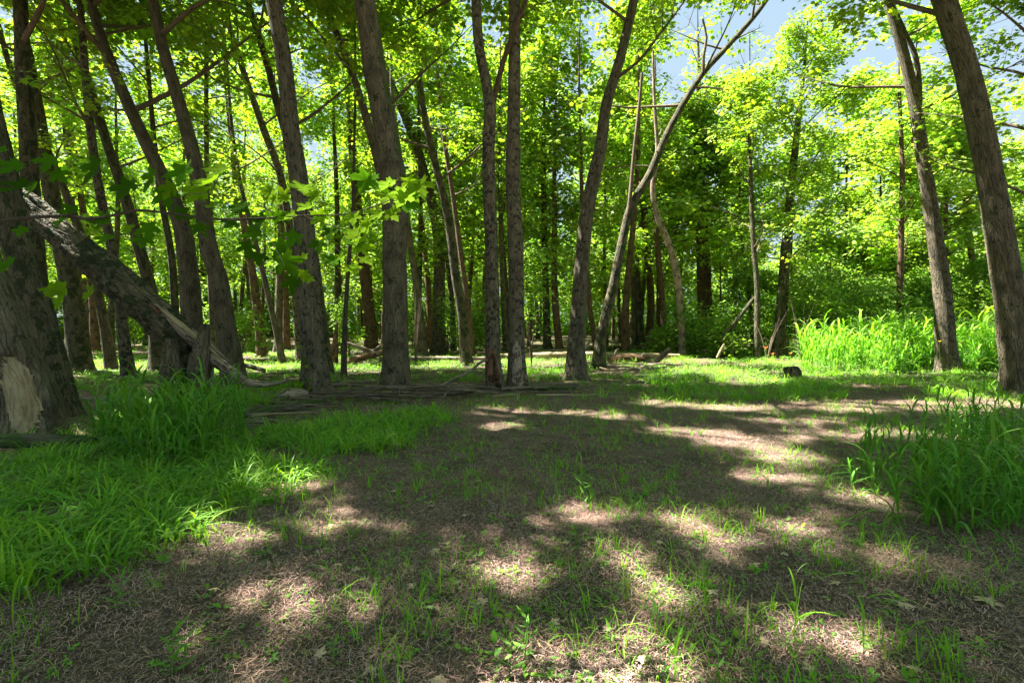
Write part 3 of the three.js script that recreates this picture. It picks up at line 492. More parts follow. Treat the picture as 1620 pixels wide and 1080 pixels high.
// ---------------------------------------------------------------- thickets and saplings
function shrub(name, label, cat, group, b, h, w, n, tint = 1, sc = 1) {
  const root = thing(name, label, cat, b, group), stems = [], list = [];
  for (let i = 0; i < 6; i++) { const a = rr(0, 6.28), e = V(Math.cos(a) * w * rr(0.2, 0.7), h * rr(0.6, 1), Math.sin(a) * w * rr(0.2, 0.7)); stems.push(tube([V(0, -0.05, 0), V(e.x * 0.35, e.y * 0.5, e.z * 0.35), e], [0.02, 0.013, 0.004], 5, 0.4, { cap: false })); }
  part('stem', mergeGeometries(stems), M.twig, root);
  for (let i = 0; i < n; i++) {
    const t = Math.pow(rnd(), 0.7), a = rr(0, 6.28), q = Math.sqrt(rnd()) * w * (0.55 + 0.6 * Math.sin(Math.PI * clamp(t * 0.85 + 0.1))) * (0.8 + 0.35 * N3(Math.cos(a) * 2 + b.x, t * 3, Math.sin(a) * 2)), p = V(Math.cos(a) * q, 0.15 + t * h, Math.sin(a) * q);
    if (!keepSpray(p.clone().add(b), sc)) continue;
    const k = tint * rr(0.75, 1.2); list.push([p, rr(0, 6.28), rr(-0.5, 0.5), rr(-0.5, 0.5), sc * rr(0.75, 1.2), k * rr(0.85, 1.15), k, k * rr(0.7, 1.2)]);
  }
  if (list.length) instanced('foliage', SHRUBS[Math.floor(rnd() * 3)], M.shrubLeaf, list, root);
}
const TH = ['low shrub around the foot of the leaning dead pole', 'shrub just right of the thin dark stem by the thicket', 'waist high shrub in front of the vine covered dark tree', 'shrub right of the vine covered dark tree', 'shrub behind the left end of the tall bright grass', 'low shrub behind the upright brown maple', 'lowest shrub behind the log heap at the crooked grey stem', 'tall shrub around the thin upright stem in the bright thicket', 'tall shrub left behind the spotted double stem maple', 'tall shrub between the two right hand maples', 'tall shrub behind the thick right edge maple', 'high shrub deep behind the vine covered dark tree', 'high shrub deep behind the leaning dead pole', 'highest shrub deep behind the middle of the tall bright grass', 'shrub beside the clearing past the right edge']; let ti = 0;
for (const [px, d, h, w, n] of [[1165, 21, 2.0, 1.6, 120], [1215, 19.5, 2.3, 1.7, 150], [1265, 20, 3.0, 1.9, 190], [1310, 21.5, 3.4, 2.0, 210], [1365, 22, 3.2, 2.0, 200], [1100, 24, 1.4, 1.5, 80], [1060, 23, 1.0, 1.2, 60], [1420, 24, 3.6, 2.2, 210], [1480, 25, 4.2, 2.3, 220], [1550, 24, 4.4, 2.5, 240], [1610, 22, 4.2, 2.3, 240], [1290, 26, 4.8, 2.6, 240], [1190, 27, 4.0, 2.4, 200], [1390, 28, 5.5, 2.8, 260], [1680, 19, 4.0, 2.3, 220]]) { const b = at(px, 540, d); b.y = gy(b.x, b.z); shrub('thicket_shrub', TH[ti++], 'shrub', 'shrubs of the right hand thicket', b, h, w, n, 1, 1.25); }
for (let i = 0; i < 34; i++) { const d = rr(17, 40), x = rr(-1, 0.35) * d * 1.05, b = V(x, gy(x, -d), -d); const h = rr(1.5, 4.2), w = rr(0.5, 1.1), px = CX + F * x / d; shrub('sapling', (h > 3.2 ? 'tall ' : h > 2.2 ? 'mid sized ' : 'low ') + (w > 0.8 ? 'bushy' : 'slender') + ' leafy sapling ' + (d > 32 ? 'far back' : d > 24 ? 'half way back' : 'close') + (px < 300 ? ' behind the leaning trunk' : px < 520 ? ' left of the vine tree' : px < 760 ? ' behind the biggest maple' : px < 930 ? ' behind the forked maple' : ' behind the bending maple'), 'sapling', 'saplings in the far wood', b, h, w, Math.round(rr(16, 46)), 1.05, 1.3); }
{ // the wood that closes the view: reads as one mass
  const list = [];
  for (let i = 0; i < 10000; i++) { const a = rr(-1.05, 1.05), d = rr(62, 84), x = Math.sin(a) * d * 1.1, z = -Math.cos(a) * d, top = 15 + 4 * N3(x * 0.1, 1, z * 0.1), p = V(x, 0.3 + top * Math.pow(rnd(), 1.5), z); if (proj(p.x, p.y, p.z)[0] > 1050 && p.y > 10.5) continue; const k = rr(0.8, 1.25); list.push([p, rr(0, 6.28), rr(-0.4, 0.4), rr(-0.4, 0.4), rr(2.0, 3.2), k, k, k * 0.9]); }
  tag(instanced('far_wood', SPRAYF[0], M.leaf, list, scene), 'distant mass of green leaves closing the view between the trunks', 'wood', null, 'stuff');
}

// ---------------------------------------------------------------- logs and sticks
// px: axis as [x, y, width]; the thing lies on the ground at the depth of its lowest edge unless d is given
function log(name, label, cat, mat, px, o = {}) {
  const P = px.map(([x, y, w, dd]) => { const d = dd || o.d || depthOf(y + w * 0.5), p = at(x, y, d); return [p, w / 2 * d / F]; });
  if (o.lie !== false) P.forEach(([p, r]) => { p.y = gy(p.x, p.z) + r * 0.75 + (o.up || 0); });
  const c = P[Math.floor(P.length / 2)][0].clone(); c.y = gy(c.x, c.z);
  const root = thing(name, label, cat, c, o.group);
  part(o.part || 'log', tube(P.map(p => p[0].sub(c)), P.map(p => p[1]), o.seg || 16, o.step || 0.1, { disp: barkDisp({ flare: 0, amp: o.amp ?? 0.12, ridges: o.ridges ?? 0.08 }), capOut: 0.01 }), mat, root);
  for (const [mat2, list] of o.more || []) part('branch', tube(list.map(([x, y, w, d]) => at(x, y, d || o.d || depthOf(px[0][1])).sub(c)), list.map(([x, y, w, d]) => w / 2 * (d || o.d || depthOf(px[0][1])) / F), 8, 0.1), mat2, root);
  return root;
}
log('fallen_log', 'long sunlit orange brown log lying between the spotted and the curving maple', 'log', M.paleWood, [[770, 566, 6], [830, 564, 9], [870, 563, 10], [930, 566, 10], [973, 566, 9], [1038, 566, 8], [1075, 569, 6]], { d: 20.5, seg: 20, up: 0.08 });
log('fallen_log', 'thin grey log just behind the sunlit orange brown log', 'log', M.deadWood, [[790, 556, 5], [850, 556, 7], [910, 557, 6], [960, 556, 4]], { d: 25 });
log('fallen_log', 'long thin bleached log behind the grassy patch right of the biggest maple', 'log', M.deadWood, [[600, 553, 8], [640, 553, 8], [669, 560, 8], [695, 560, 7], [732, 565, 6], [768, 566, 5]], { d: 19, up: 0.1 });
log('fallen_log', 'brown log slanting up towards the left side of the biggest maple', 'log', M.redWood, [[545, 574, 10, 17.5], [585, 562, 11, 18.5], [612, 555, 9, 19.5]], { lie: false });
log('fallen_branch', 'bare forked branch propped above the brown log left of the biggest maple', 'branch', M.deadWood, [[549, 542, 4], [570, 549, 5], [600, 560, 6]], { d: 18.6, lie: false, more: [[M.deadWood, [[565, 547, 4], [580, 556, 3], [596, 568, 3]]], [M.deadWood, [[588, 556, 4], [602, 546, 3], [612, 540, 2]]]] });
log('fallen_log', 'dark moss covered log below the tree with the oval wound', 'log', M.mossLog, [[-60, 712, 26], [0, 711, 25], [60, 707, 24], [112, 703, 21], [150, 701, 14]], { d: 5.7, seg: 24, ridges: 0.12, up: 0.08 });
log('fallen_branch', 'short bleached broken branch in the grass at the left edge', 'branch', M.paleWood, [[-40, 772, 12], [0, 773, 12], [50, 775, 10], [88, 777, 5]], { d: 4.5 });
log('fallen_log', 'mossy green log lying in front of the vine tree', 'log', M.mossLog, [[366, 672, 17, 7.5], [405, 664, 17, 7.8], [442, 656, 15, 8.2], [480, 645, 13, 8.7], [512, 636, 10, 9.2]], { seg: 20 });
log('log_chunk', 'smooth pale grey chunk of log beside the foot of the vine tree', 'log', M.deadWood, [[440, 644, 14, 9.4], [452, 638, 20, 9.5], [470, 632, 21, 9.6], [486, 628, 14, 9.7]], { ridges: 0.02, amp: 0.06 });
log('fallen_log', 'second weathered log behind the mossy one in front of the vine tree', 'log', M.barkGrey, [[390, 668, 9, 8.2], [430, 645, 11, 9], [470, 632, 9, 9.9]], {});
log('fallen_log', 'dark short log on the lit ground between the stump and the vine tree', 'log', M.barkMoss, [[372, 574, 8, 15.5], [396, 580, 8, 15.2], [418, 586, 6, 15]], { lie: false });
log('fallen_log', 'thin grey log lying behind the tall grass at the left', 'log', M.deadWood, [[122, 632, 8], [180, 630, 8], [255, 626, 6]], { d: 9.6 });
log('fallen_log', 'farther thin grey log behind the dark maple at the left', 'log', M.deadWood, [[138, 590, 6], [200, 589, 6], [256, 590, 5]], { d: 14.6 });
log('fallen_branch', 'long dark branch along the front edge of the brush pile', 'branch', M.barkMoss, [[752, 611, 7], [820, 611, 7], [880, 614, 7], [938, 616, 5]], { d: 11 });
log('leaning_stick', 'pale bare stick propped against the foot of the forked maple', 'stick', M.deadWood, [[668, 621, 5, 10.8], [705, 606, 5, 11], [745, 586, 4, 11.3], [762, 572, 4, 11.5], [779, 567, 3, 11.6]], { lie: false, seg: 8, amp: 0.06, part: 'stick', more: [[M.deadWood, [[744, 587, 3, 11.3], [750, 588, 2, 11.3], [756, 588, 2, 11.3]]]] });
log('leaning_pole', 'dark dead pole leaning against the thin stem by the thicket', 'pole', M.barkMoss, [[1140, 540, 7], [1165, 508, 7], [1194, 470, 6]], { d: 20.3, lie: false, part: 'pole' });
log('leaning_stub', 'stout broken limb sticking up from the log heap right of the bending maple', 'branch', M.barkGrey, [[1030, 580, 8], [1042, 568, 9], [1060, 552, 8]], { d: 17.5, lie: false, amp: 0.18 });
log('leaning_stub', 'thin curved broken limb beside the foot of the curving maple', 'branch', M.deadWood, [[919, 564, 5], [925, 552, 5], [934, 540, 4]], { d: 19, lie: false });
log('fallen_log', 'broken brown log end in the heap right of the bending maple', 'log', M.redWood, [[962, 572, 10], [985, 566, 13], [1010, 566, 10], [1022, 570, 6]], { d: 18.5, lie: false, more: [[M.deadWood, [[973, 565, 4], [974, 556, 3], [979, 551, 2]]], [M.deadWood, [[998, 576, 3], [997, 568, 3], [1003, 562, 2]]], [M.deadWood, [[1008, 570, 3], [1020, 560, 3], [1034, 566, 2]]]] });
log('stake', 'short pale broken stake in the weeds left of the small stump', 'stake', M.paleWood, [[1135, 566, 4], [1140, 555, 4], [1146, 544, 3]], { d: 18.5, lie: false, part: 'stake' });
log('root_heap', 'long dark root ridge behind the log heap', 'log', M.barkMoss, [[935, 552, 7], [985, 550, 9], [1040, 551, 8], [1095, 553, 5]], { d: 27 });
{ const b = gnd(1253, 600), s = 9; const root = thing('tree_stump', 'small dark rotten stump in the sunny grass right of centre', 'stump', b); part('stump', tube([V(0, -0.08, 0), V(0.02, 0.18, 0), V(0.0, 0.36, 0)], [0.24, 0.2, 0.18], 22, 0.03, { disp: (a, h, r, t) => (1 + 0.3 * N3(Math.cos(a) * 2 + s, h * 3, Math.sin(a) * 2)) * (t > 0.55 ? clamp(1 - (t - 0.55) * 2 * Math.abs(N3(Math.cos(a) * 3, 4, Math.sin(a) * 3)) * 3, 0.15) : 1) }), M.barkMoss, root); }
// the brush pile: every stick on its own
for (let i = 0; i < 120; i++) {
  const zone = i < 62 ? 0 : i < 86 ? 1 : i < 104 ? 2 : 3, px = [rr(545, 770), rr(380, 545), rr(960, 1080), rr(770, 960)][zone], py = [624 + gauss() * 12, 672 - (px - 380) * 0.22 + gauss() * 12, 583 + gauss() * 5, 622 + gauss() * 8][zone];
  const c = gnd(px, py), len = rr(0.5, 1.7), a = gauss() * 0.45 + (rnd() < 0.15 ? 1.2 : 0), r = rr(0.008, 0.03), lift = rr(0.03, zone === 0 ? 0.22 : 0.12), rise = gauss() * 0.08, d = V(Math.cos(a), rise, Math.sin(a)).normalize();
  const root = thing('stick', ['dead stick lying across the brush pile at the foot of the biggest maple', 'dead stick among the logs in front of the vine tree', 'dead stick by the log heap right of the bending maple', 'dead stick strewn in front of the forked and spotted maples'][zone], 'stick', c.clone(), ['sticks of the brush pile', 'sticks in front of the vine tree', 'sticks by the log heap', 'sticks in front of the forked maple'][zone]);
  const q = [-0.5, -0.15, 0.2, 0.5].map(t => V(d.x * t * len, lift + d.y * t * len + 0.03 * gauss(), d.z * t * len + 0.05 * gauss()));
  part('stick', tube(q, [r, r * 0.95, r * 0.8, r * 0.5], 7, 0.15, { disp: barkDisp({ flare: 0, amp: 0.1 }) }), rnd() < 0.6 ? M.deadWood : rnd() < 0.6 ? M.twig : M.paleWood, root);
}

// ---------------------------------------------------------------- grass, weeds and litter
function blade(buf, b, yaw, h, w, bend, col, seg = 4, droop = 0.45) {
  const base = buf.pos.length / 3, dx = Math.cos(yaw), dz = Math.sin(yaw);
  for (let k = 0; k <= seg; k++) {
    const t = k / seg, o = bend * h * t * t, y = h * (t - droop * bend * t * t * t), ww = w * 0.5 * Math.min(1, 0.55 + t * 1.8) * (1 - Math.pow(t, 2.2)) + 0.0003;
    for (const s of [-1, 1]) { buf.pos.push(b.x + dx * o - dz * ww * s, b.y + y, b.z + dz * o + dx * ww * s); const q = col; buf.col.push(q[0], q[1], q[2]); }
  }
  for (let k = 0; k < seg; k++) { const a = base + 2 * k; buf.idx.push(a, a + 1, a + 2, a + 2, a + 1, a + 3); }
}
function oval(buf, m, len, wid, col) {
  const base = buf.pos.length / 3, v = V(0, 0, 0);
  for (const [x, y, z] of [[0, 0, 0], [0.5, 0.3, 0.12], [0.42, 0.62, 0.06], [0, 1, -0.14], [-0.42, 0.62, 0.06], [-0.5, 0.3, 0.12], [0, 0.45, 0]]) { v.set(x * wid, y * len, z * wid).applyMatrix4(m); buf.pos.push(v.x, v.y, v.z); buf.col.push(...col); }
  for (let i = 0; i < 6; i++) buf.idx.push(base + 6, base + i, base + (i + 1) % 6);
}
const gcol = (k = 1) => { const a = k * rr(0.75, 1.25); return rnd() < 0.02 ? [a * 2.4, a * 1.3, a * 1.5] : [a * rr(0.8, 1.3), a, a * rr(0.7, 1.3)]; };
const tuft = (n, h0, h1, w0, w1, R, b0 = 0.2, b1 = 1.2) => { const b = newBuf(); for (let i = 0; i < n; i++) { const a = rr(0, 6.28), q = R * Math.sqrt(rnd()); blade(b, V(Math.cos(a) * q, -0.01, Math.sin(a) * q), a + gauss() * 0.8, rr(h0, h1), rr(w0, w1), rr(b0, b1), gcol()); } return finish(b); };
const reedGeo = () => { // a stalk with long strap leaves
  const b = newBuf(), H = rr(0.42, 0.62), lean = rr(-0.06, 0.06);
  blade(b, V(0, -0.02, 0), rr(0, 6.28), H, 0.006, lean, gcol(), 4, 0); blade(b, V(0, -0.02, 0), rr(0, 6.28), H, 0.006, lean, gcol(), 4, 0);
  const n = 6; for (let i = 0; i < n; i++) { const t = (i + 0.6) / n; blade(b, V(0, H * t * 0.95, 0), i * 2.6 + rr(-0.5, 0.5), rr(0.2, 0.36), rr(0.016, 0.027), rr(0.5, 1.7), gcol(), 5, 0.55); }
  return finish(b);
};
const GR = { low: [0, 1, 2, 3].map(() => tuft(8, 0.11, 0.29, 0.009, 0.017, 0.09, 0.4, 1.6)), thin: [0, 1, 2].map(() => tuft(4, 0.06, 0.20, 0.0035, 0.007, 0.03, 0.1, 1.0)), reed: [0, 1, 2, 3].map(reedGeo) };
const herbGeo = (n, R, s) => { const b = newBuf(); for (let i = 0; i < n; i++) { const a = rr(0, 6.28), q = R * Math.sqrt(rnd()), m = new THREE.Matrix4().makeTranslation(Math.cos(a) * q, rr(0.1, 0.6) * R, Math.sin(a) * q).multiply(eul(0, rr(0, 6.28), 0)).multiply(eul(-rr(0.9, 1.7), 0, gauss() * 0.4)); const l = s * rr(0.6, 1.3); oval(b, m, l, l * rr(0.45, 0.65), gcol(1.05)); } return finish(b); };
const HERB = [0, 1, 2].map(() => herbGeo(16, 0.13, 0.055)), SPROUT = [0, 1].map(() => herbGeo(4, 0.02, 0.018));
const litterGeo = () => { const b = newBuf(); for (let i = 0; i < 34; i++) { const a = rr(0, 6.28), q = 0.11 * Math.sqrt(rnd()), yaw = rr(0, 6.28), l = rr(0.01, 0.045), w = rr(0.0005, 0.0012), cv = gauss() * 0.5, y0 = rr(0.002, 0.012), y1 = rr(0.002, 0.02), k = rr(0.55, 1.3), c = rnd() < 0.34 ? [0.075 * k, 0.055 * k, 0.032 * k] : [0.42 * k, 0.265 * k, 0.215 * k], base = b.pos.length / 3;
    for (let s = 0; s < 3; s++) { const t = s / 2 - 0.5, x = Math.cos(a) * q + Math.cos(yaw + cv * t) * l * t, z = Math.sin(a) * q + Math.sin(yaw + cv * t) * l * t, nx = -Math.sin(yaw) * w, nz = Math.cos(yaw) * w, y = [y0, (y0 + y1) / 2 + 0.003, y1][s]; b.pos.push(x + nx, y, z + nz, x - nx, y, z - nz); b.col.push(...c, ...c); }
    b.idx.push(base, base + 1, base + 2, base + 2, base + 1, base + 3, base + 2, base + 3, base + 4, base + 4, base + 3, base + 5); }
  return finish(b); };
const LITTER = [0, 1, 2].map(litterGeo);
const floorSpot = (dmin, dmax, e) => { const d = dmin + (dmax - dmin) * Math.pow(rnd(), e), x = rr(-1, 1) * (1.12 * d + 0.5); return [x, -d]; };
function scatter(name, label, cat, geos, mat, n, pick) {
  const lists = geos.map(() => []);
  for (let i = 0; i < n; i++) { const r = pick(); if (!r) continue; const [x, z, s, k = 1, t = 0.12, sy = 1] = r; lists[Math.floor(rnd() * geos.length)].push([V(x, gy(x, z), z), rr(0, 6.28), gauss() * t, gauss() * t, s, k * rr(0.85, 1.15), k, k * rr(0.8, 1.2), sy]); }
  const root = new THREE.Group(); root.name = numbered(name); scene.add(root); tag(root, label, cat, null, 'stuff');
  geos.forEach((g, i) => instanced('tuft', g, mat, lists[i], root));
}
scatter('grass_patch', 'lush green grass growing on the left of the clearing', 'grass', GR.low, M.grass, 13000, () => { const [x, z] = floorSpot(2.0, 11, 0.8); if (x > 1.2 || !lawnAt(x, z) || !clearOf(x, z)) return null; if (N3(x * 1.6, 50, z * 1.6) < -0.32) return null; return [x, z, rr(0.7, 1.35), rr(0.85, 1.15)]; });
scatter('sparse_grass', 'thin scattered grass sprigs over the bare litter of the clearing', 'grass', GR.thin, M.grass, 11500, () => { const [x, z] = floorSpot(1.5, 13, 0.85); const n = N3(x * 0.9, 60, z * 0.9) + 0.6 * N3(x * 2.6, 62, z * 2.6), [px] = proj(x, 0, z); if (n < (px > 900 ? -0.16 : -0.02) - 0.3 * (rnd() - 0.5)) return null; return [x, z, rr(0.45, 1.25), rr(0.9, 1.25)]; });
scatter('tall_grass', 'tall strap leaved green grass in front of the splintered stump', 'grass', GR.reed, M.reed, 900, () => { const p = gnd(rr(130, 400), rr(640, 770)), [px, py] = proj(p.x, 0, p.z); if (!inPoly([[160, 735], [150, 690], [210, 660], [270, 655], [385, 645], [392, 700], [330, 745], [250, 765]], px, py) || rnd() < 0.55) return null; return [p.x, p.z, rr(0.8, 1.55), rr(0.85, 1.2)]; });
scatter('tall_grass', 'tall dark green grass blades at the right edge of the clearing', 'grass', GR.reed, M.reed, 520, () => { const p = gnd(rr(1330, 1680), rr(675, 870)), [px, py] = proj(p.x, 0, p.z); if (!inPoly([[1340, 800], [1320, 720], [1380, 690], [1680, 680], [1680, 860], [1560, 860], [1420, 850]], px, py)) return null; if (rnd() > smooth(1330, 1560, px + 60 * N3(p.x * 1.5, 70, p.z * 1.5)) * 0.7 + 0.2) return null; return [p.x, p.z, rr(0.55, 1.25), rr(0.85, 1.15)]; });
scatter('meadow_grass', 'head high bright grass in front of the right hand thicket', 'grass', GR.reed, M.grass, 3600, () => { const d = rr(13.5, 20.5), px = rr(1270, 1700), x = (px - CX) / F * d; if (px < 1290 + (20.5 - d) * 18 && rnd() < 0.8) return null; if (d < 14.5 + 1.2 * N3(x, 3, d)) return null; return [x, -d, rr(1.3, 2.9) * (d < 15.5 ? 0.7 : 1), rr(0.9, 1.25)]; });
scatter('low_weeds', 'low leafy weeds carpeting the floor between and behind the trunks', 'ground cover', HERB, M.herb, 19000, () => { const d = 10 + 34 * Math.pow(rnd(), 1.2), x = rr(-1, 1) * (1.3 * d + 3), n = N3(x * 0.5, 80, d * 0.5) + 0.5 * N3(x * 1.6, 82, d * 1.6); if (n < -0.12) return null; const [px, py] = proj(x, 0, -d); if (d < 11 && !inPoly(BACKLAWN, px, py) || !clearOf(x, -d)) return null; return [x, -d, rr(0.6, 1.6), rr(0.85, 1.25)]; });
scatter('low_weeds', 'bright grass carpeting the floor behind the front row of trunks', 'ground cover', GR.low, M.grass, 12000, () => { const d = 9.5 + 16 * Math.pow(rnd(), 1.1), x = rr(-1, 1) * (1.3 * d + 3), n = N3(x * 0.6, 90, d * 0.6) + 0.5 * N3(x * 1.9, 92, d * 1.9); if (n < 0.0 || !clearOf(x, -d)) return null; return [x, -d, rr(0.6, 1.4), rr(0.9, 1.3)]; });
scatter('sprouts', 'tiny green sprouts dotted over the bare litter', 'ground cover', SPROUT, M.herb, 9000, () => { const [x, z] = floorSpot(1.5, 9, 0.8); if (N3(x * 1.1, 95, z * 1.1) < -0.15) return null; return [x, z, rr(0.6, 2.3), rr(0.9, 1.3), 0.3]; });
scatter('litter', 'dead grass stalks and bark crumbs strewn over the forest floor', 'litter', LITTER, M.litter, 30000, () => { const [x, z] = floorSpot(1.3, 12, 0.75); return [x, z, rr(0.7, 1.5), rr(0.75, 1.2), 0.15]; });

// ---------------------------------------------------------------- single plants, leaves and flowers one can point at
const oneLeaf = (size, col = [1, 1, 1], simple) => { const b = newBuf(); addLeaf(b, new THREE.Matrix4(), size, col, simple); return finish(b); };
const bigLeaf = [0, 1, 2, 3].map(() => { const b = newBuf(), n = 7, k = rr(0.9, 1.1); // lobed maple leaf, bent along its ribs
  const P = [[0, 0], [0.05, 0.06], [0.16, 0.04], [0.34, -0.06], [0.30, 0.08], [0.40, 0.12], [0.28, 0.20], [0.26, 0.28], [0.42, 0.36], [0.50, 0.52], [0.60, 0.62], [0.46, 0.60], [0.40, 0.68], [0.32, 0.58], [0.20, 0.52], [0.17, 0.64], [0.24, 0.78], [0.13, 0.80], [0.10, 0.90], [0, 1.08]], all = [...P, ...P.slice(1, 19).reverse().map(([x, y]) => [-x * k, y])];
  const put = (x, y) => { b.pos.push(x, y, -0.22 * Math.abs(x) * (1 + 0.4 * k) - 0.22 * (y - 0.3) * (y - 0.3) + 0.03 * Math.sin(9 * x + 7 * y)); b.col.push(1, 1, 1); };
  put(0, 0.3); for (const [x, y] of all) put(x, y); for (let i = 0; i < all.length; i++) b.idx.push(0, i + 1, (i + 1) % all.length + 1); return finish(b); });
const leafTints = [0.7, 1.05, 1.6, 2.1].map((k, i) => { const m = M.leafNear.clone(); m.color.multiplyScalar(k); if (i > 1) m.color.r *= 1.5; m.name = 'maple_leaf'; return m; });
const putLeaf = (root, name, p, size, rot, mat, i) => { const l = part(name, bigLeaf[i % 4], mat, root); l.position.copy(p); l.rotation.set(rot[0], rot[1], rot[2], 'YXZ'); l.scale.setScalar(size); return l; };

{ // the maple bough reaching in from the left
  const b = V(-3.15, gy(-3.15, -2.5), -2.5), root = thing('maple_bough', 'leafy maple bough with large lobed leaves reaching in from the left edge', 'branch', b), L = l => l.map(([x, y, d]) => at(x, y, d).sub(b));
  part('stem', tube([V(0, -0.05, 0), V(-0.05, 1.0, 0), V(0.03, 1.8, 0.02), V(0.0, 3.2, 0.1)], [0.03, 0.026, 0.022, 0.012], 10, 0.08, { disp: barkDisp({ flare: 0.1 }) }), M.barkGrey, root);
  const D = 2.45, main = [[-70, 362, 2.48], [0, 350, D], [60, 343, D], [110, 342, D], [140, 346, D], [180, 340, D], [215, 333, D], [260, 336, 2.46], [340, 346, 2.5], [420, 345, 2.55], [480, 341, 2.58], [550, 338, 2.62], [600, 323, 2.65], [640, 305, 2.68]];
  const mp = L(main); mp.unshift(V(0.02, 1.75, 0.02)); part('twig', tube(mp, mp.map((_, i) => lerp(0.011, 0.0022, i / 14)), 8, 0.03), M.twig, root);
  const tw = (l, r = 0.0025) => part('twig', tube(L(l), l.map((_, i) => r * (1 - 0.6 * i / l.length)), 5, 0.03), M.twig, root);
  tw([[340, 346, 2.5], [390, 352, 2.48], [425, 378, 2.45], [450, 420, 2.4]], 0.003); tw([[480, 341, 2.58], [505, 370, 2.55], [540, 400, 2.52], [565, 420, 2.5]]); tw([[480, 341, 2.58], [510, 353, 2.55], [545, 362, 2.55]]); tw([[260, 336, 2.46], [290, 310, 2.4], [330, 305, 2.38]]); tw([[215, 333, 2.45], [212, 300, 2.42], [240, 285, 2.4]]); tw([[140, 346, 2.45], [165, 325, 2.42], [200, 316, 2.4]]);
  tw([[-70, 475, 2.42], [0, 482, 2.4], [60, 490, 2.4], [130, 495, 2.38], [180, 482, 2.36]], 0.0028); tw([[-70, 260, 2.35], [0, 284, 2.35], [30, 270, 2.35], [70, 262, 2.33]]); tw([[0, 284, 2.35], [25, 300, 2.33], [55, 312, 2.3]]); tw([[260, 336, 2.46], [300, 362, 2.42], [330, 370, 2.4]]); tw([[140, 346, 2.45], [175, 365, 2.42], [235, 388, 2.4]]);
  // where each leaf sits: pixel, size (big 2, middling 1, small 0), tone 0 to 3
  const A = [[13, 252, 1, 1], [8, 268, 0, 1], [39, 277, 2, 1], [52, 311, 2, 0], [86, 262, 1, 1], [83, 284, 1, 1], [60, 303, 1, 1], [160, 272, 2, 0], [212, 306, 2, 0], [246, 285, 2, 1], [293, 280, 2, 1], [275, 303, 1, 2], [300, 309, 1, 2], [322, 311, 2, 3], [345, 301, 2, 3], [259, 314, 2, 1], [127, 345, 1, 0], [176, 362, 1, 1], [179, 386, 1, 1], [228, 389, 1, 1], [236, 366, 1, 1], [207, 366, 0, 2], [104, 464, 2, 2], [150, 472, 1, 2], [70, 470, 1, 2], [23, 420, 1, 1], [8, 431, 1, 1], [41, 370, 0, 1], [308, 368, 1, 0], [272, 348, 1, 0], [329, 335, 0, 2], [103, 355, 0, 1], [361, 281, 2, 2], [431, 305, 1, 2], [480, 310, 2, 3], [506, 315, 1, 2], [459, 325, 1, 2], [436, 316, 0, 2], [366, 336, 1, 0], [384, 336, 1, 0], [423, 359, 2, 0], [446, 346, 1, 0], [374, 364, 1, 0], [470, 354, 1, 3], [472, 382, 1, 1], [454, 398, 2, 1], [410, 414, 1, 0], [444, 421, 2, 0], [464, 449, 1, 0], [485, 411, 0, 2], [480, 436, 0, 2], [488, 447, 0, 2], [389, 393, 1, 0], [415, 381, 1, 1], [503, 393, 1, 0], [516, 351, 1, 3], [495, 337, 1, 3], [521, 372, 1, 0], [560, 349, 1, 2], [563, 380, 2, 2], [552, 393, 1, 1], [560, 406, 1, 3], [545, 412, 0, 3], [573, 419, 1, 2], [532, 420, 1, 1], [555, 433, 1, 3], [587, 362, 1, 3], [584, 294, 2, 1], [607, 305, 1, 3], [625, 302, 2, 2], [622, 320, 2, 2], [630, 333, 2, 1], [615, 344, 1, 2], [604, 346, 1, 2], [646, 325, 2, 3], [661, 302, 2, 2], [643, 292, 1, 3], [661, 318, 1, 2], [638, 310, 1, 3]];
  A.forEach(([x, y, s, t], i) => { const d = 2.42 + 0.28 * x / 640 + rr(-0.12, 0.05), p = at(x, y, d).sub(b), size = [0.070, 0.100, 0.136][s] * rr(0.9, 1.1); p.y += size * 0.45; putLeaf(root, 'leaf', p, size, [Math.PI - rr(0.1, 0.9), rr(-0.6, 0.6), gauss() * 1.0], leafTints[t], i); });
}
{ // vine on the foot of the large straight maple
  const b = vineTree.root.position.clone().add(V(-0.12, 0, 0.32)); b.y = gy(b.x, b.z); const root = thing('climbing_vine', 'small green vine climbing the foot of the large straight maple', 'vine', b);
  part('stem', tube([V(0, -0.03, 0.02), V(-0.06, 0.35, -0.02), V(-0.02, 0.7, -0.06), V(-0.06, 1.05, -0.08)], [0.005, 0.004, 0.003, 0.002], 5, 0.06), M.twig, root);
  for (let i = 0; i < 20; i++) putLeaf(root, 'leaf', V(rr(-0.22, 0.14), rr(0.1, 1.15), rr(0.0, 0.08)), rr(0.06, 0.11), [Math.PI - rr(0.2, 0.8), rr(-0.8, 0.8), gauss() * 0.8], leafTints[1 + (i % 3)], i);
}
